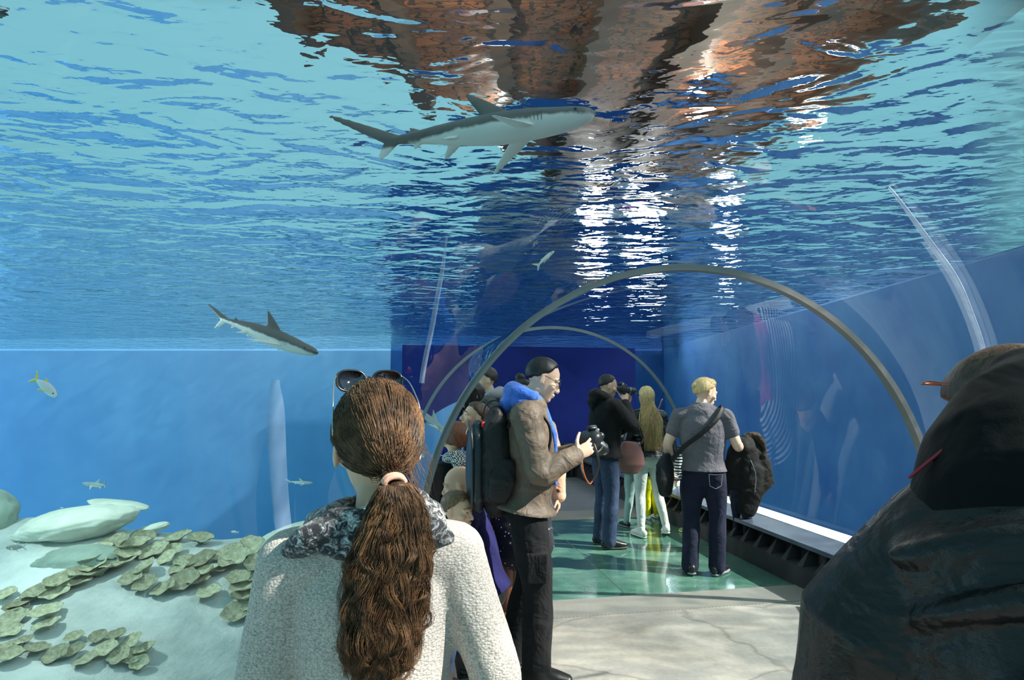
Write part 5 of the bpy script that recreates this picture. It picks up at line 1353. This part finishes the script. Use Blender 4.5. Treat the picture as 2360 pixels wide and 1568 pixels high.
# sunglasses pushed up on the head
W_ = P.world
g0 = P.headpt((0, .07, .11))[0]
sg = empty('sunglasses', tuple(W_(g0)), P.root.rotation_euler[2], 'dark sunglasses with thin metal arms pushed up on the brown-haired woman\'s head', 'sunglasses')
M_FRM = pmat('sunglass_frame', (.02, .02, .022), .18, .6, 0, .1)
for sx in (1, -1):
    a_ = np.linspace(0, 2*PI, 33); ca, sa = np.cos(a_), np.sin(a_)
    rx = .031*np.sign(ca)*np.abs(ca)**.75; rz = .0225*np.sign(sa)*np.abs(sa)**.75
    rim = np.c_[sx*.039+rx, .078-.15*np.abs(sx*.037+rx)+rz*.25, .136+rz]
    b = MB(); b.tube(P.headpt(rim)-g0, .0028, 8, cap=False); b.build('frame', M_FRM, sg)
    b = MB(); R0 = P.headpt(rim[:-1])-g0; ofs = P.HM[:3, :3] @ np.array((0, .002, 0)); n_ = len(R0)
    b.add(np.vstack([R0, R0+ofs]), [tuple(range(n_)), tuple(range(n_, 2*n_))[::-1]]+[(i, (i+1) % n_, (i+1) % n_+n_, i+n_) for i in range(n_)]); b.build('lens', M_LENS, sg)
    b = MB(); b.tube(P.headpt(smoothpath([(sx*.071, .068, .146), (sx*.080, .04, .13), (sx*.087, .0, .09), (sx*.089, -.015, .05), (sx*.088, -.02, .03)], 20))-g0, np.interp(np.linspace(0, 1, 20), [0, .6, 1], [.0016, .0016, .003]), 8); b.build('temple', M_STEEL, sg)
b = MB(); b.tube(P.headpt(smoothpath([(-.010, .080, .140), (0, .084, .145), (.010, .080, .140)], 9))-g0, .002, 8); b.build('bridge', M_FRM, sg)

# --- person in black leather close on the right
P = Person((.86, .80), -12, 1.745, 'person in black leather jacket with red piping close on the right, head bowed', head=(-38, 0, 14), bulk=1.15, hk=1.0,
           pose=dict(pelvis=(0, -.06, .95), waist=(0, -.04, 1.09), chest=(0, .03, 1.28), neck=(0, .16, 1.45), ntop=(.02, .24, 1.475), sh_l=(-.20, .06, 1.37), el_l=(-.32, .10, 1.10), wr_l=(-.14, .34, 1.12), sh_r=(.20, .06, 1.37), el_r=(.32, .10, 1.10), wr_r=(.14, .34, 1.12)))
P.body(.008); P.hair('short', M_HBR, th=.02)
M_LTH = pmat('black_leather', (.006, .006, .0065), .36, .38, 0, .2, 6, .2, 110, bump2=.5, b2scale=7)
M_BKC = cloth('black_jersey', (.003, .003, .0035), .6, .4, 5, .06, 200, 0, .12)
P.trousers(M_BLK2); P.shoes(M_SHOEB)
s = P.s
b = MB()                                                  # leather jacket with loose folds over the arms
b.tube(np.array([(0, -.05, .80), (0, -.04, 1.0), (0, -.02, 1.2), (0, .0, 1.36), (0, .03, 1.42)])*s, np.array([.25, .29, .33, .335, .27])*s, 28, np.array([.17, .19, .20, .185, .13])*s, side=(1, 0, 0))
for sx in (1, -1):
    b.tube(np.array([(sx*.22, .03, 1.36), (sx*.335, .05, 1.22), (sx*.365, .06, 1.05), (sx*.26, .20, 1.06), (sx*.16, .32, 1.12)])*s, np.array([.10, .105, .10, .08, .06])*s, 18)
lz, la, lb_ = [.80, 1.0, 1.2, 1.36, 1.42], [.25, .29, .33, .335, .27], [.17, .19, .20, .185, .13]
for pts, r0 in [([(-172, 1.36), (-140, 1.405), (-100, 1.41), (-60, 1.38)], .018), ([(-168, 1.28), (-130, 1.35), (-95, 1.375), (-50, 1.36)], .017), ([(-150, 1.20), (-118, 1.30), (-80, 1.335), (-40, 1.32)], .02),
                ([(-128, 1.10), (-105, 1.22), (-75, 1.28), (-45, 1.27)], .018), ([(-88, 1.24), (-80, 1.12), (-76, .98)], .02), ([(-62, 1.26), (-55, 1.14), (-52, 1.0)], .022), ([(-112, 1.16), (-104, 1.06), (-100, .96)], .016), ([(-166, 1.2), (-160, 1.1), (-156, 1.0)], .014)]:
    Q = smoothpath([(p_, z_, 0) for p_, z_ in pts], 26)
    aa, bb_ = np.interp(Q[:, 1], lz, la), np.interp(Q[:, 1], lz, lb_); ph_r = np.radians(Q[:, 0])
    b.tube(np.c_[aa*np.cos(ph_r), bb_*np.sin(ph_r)-.02, Q[:, 1]]*s, np.interp(np.linspace(0, 1, 26), [0, .3, .7, 1], [.4, 1, 1, .4])*r0, 10)
union(b, 'jacket', M_LTH, P.root, .007, 3, .005, 10, 2)
b = MB()                                                  # jersey over the upper back, hood lying on the neck
cv = np.array([(0, .02, 1.34), (0, .01, 1.40), (-.01, .04, 1.46), (-.015, .08, 1.53), (-.02, .13, 1.585), (-.02, .17, 1.61)])*s
b.tube(cv, np.array([.26, .305, .275, .225, .15, .08])*s, 28, np.array([.10, .145, .145, .12, .08, .05])*s, side=(1, 0, 0))
union(b, 'jersey', M_BKC, P.root, .008, 4, .006, 9, 4)
M_RED = pmat('red_piping', srgb(150, 28, 44), .5)
def onjersey(t, ph):
    i = np.interp(t, np.linspace(0, 1, 6), np.arange(6)); c0 = np.array([np.interp(i, np.arange(6), cv[:, k]) for k in range(3)])
    a = np.interp(i, np.arange(6), np.array([.33, .315, .275, .225, .15, .08])*s); bb = np.interp(i, np.arange(6), np.array([.155, .155, .145, .12, .08, .05])*s)
    return c0+np.array((a*math.cos(ph), bb*math.sin(ph), 0))*1.03
b = MB(); b.tube([onjersey(t, ph) for t, ph in zip(np.linspace(.40, .93, 16), np.linspace(-2.95, -1.9, 16))], .0024, 6); b.build('piping', M_RED, P.root)
b = MB(); b.tube([onjersey(t, ph) for t, ph in zip(np.linspace(.62, .40, 10), np.linspace(-2.6, -1.8, 10))], .0024, 6); b.build('piping', M_RED, P.root)
W_ = P.world; g0 = P.headpt((0, .07, .10))[0]
gg = empty('eyeglasses', tuple(W_(g0)), P.root.rotation_euler[2], 'copper-rimmed glasses glinting above the black hooded shoulder on the right', 'glasses')
M_COP = pmat('copper_frame', srgb(170, 90, 60), .3, .5, .7)
for sx in (1, -1):
    a_ = np.linspace(0, 2*PI, 21); rim = np.c_[sx*.034+.028*np.cos(a_), .060+.02*np.sin(a_), .135+.018*np.sin(a_)]
    b = MB(); b.tube(P.headpt(rim)-g0, .0022, 6, cap=False); b.build('rim', M_COP, gg)
    b = MB(); b.tube(P.headpt([(sx*.062, .06, .14), (sx*.085, .02, .11), (sx*.088, -.03, .06)])-g0, .002, 6); b.build('temple', M_COP, gg)
b = MB(); b.tube(P.headpt([(-.007, .062, .14), (.007, .062, .14)])-g0, .002, 6); b.build('bridge', M_COP, gg)
# --- bonded seams of the near vault, and a strip imitating a reflection
def hull_as(u, v):
    """angle (deg) and distance s on the near vault where pixel (u, v) meets it"""
    d = at(u, v, 1.0)-np.array((0, 0, CAMZ)); k = .2
    while k < 12:
        p = np.array((0, 0, CAMZ))+d*k
        s = (RY-p @ D2)/(D1 @ D2); q = p+D1*s
        x, z = q @ R2, q[2]
        if (x-RC[0])**2+(z-RC[1])**2 >= RR**2: return math.degrees(math.atan2(z-RC[1], x-RC[0])), s
        k += .004
    return None
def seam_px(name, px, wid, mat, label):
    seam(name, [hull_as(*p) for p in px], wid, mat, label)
M_REFLV = seam_mat('reflection_band_faint', srgb(190, 215, 245), .17)
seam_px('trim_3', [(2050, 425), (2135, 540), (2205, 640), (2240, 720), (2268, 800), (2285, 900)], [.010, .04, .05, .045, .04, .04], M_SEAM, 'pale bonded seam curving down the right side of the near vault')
seam_px('trim_4', [(628, 870), (630, 960), (636, 1100), (650, 1240), (665, 1340)], [.03, .085, .09, .09, .09], M_REFLV, 'faint pale upright strip imitating a reflection in the left side of the near vault')  # pale strip painted in place of a reflection on the acrylic
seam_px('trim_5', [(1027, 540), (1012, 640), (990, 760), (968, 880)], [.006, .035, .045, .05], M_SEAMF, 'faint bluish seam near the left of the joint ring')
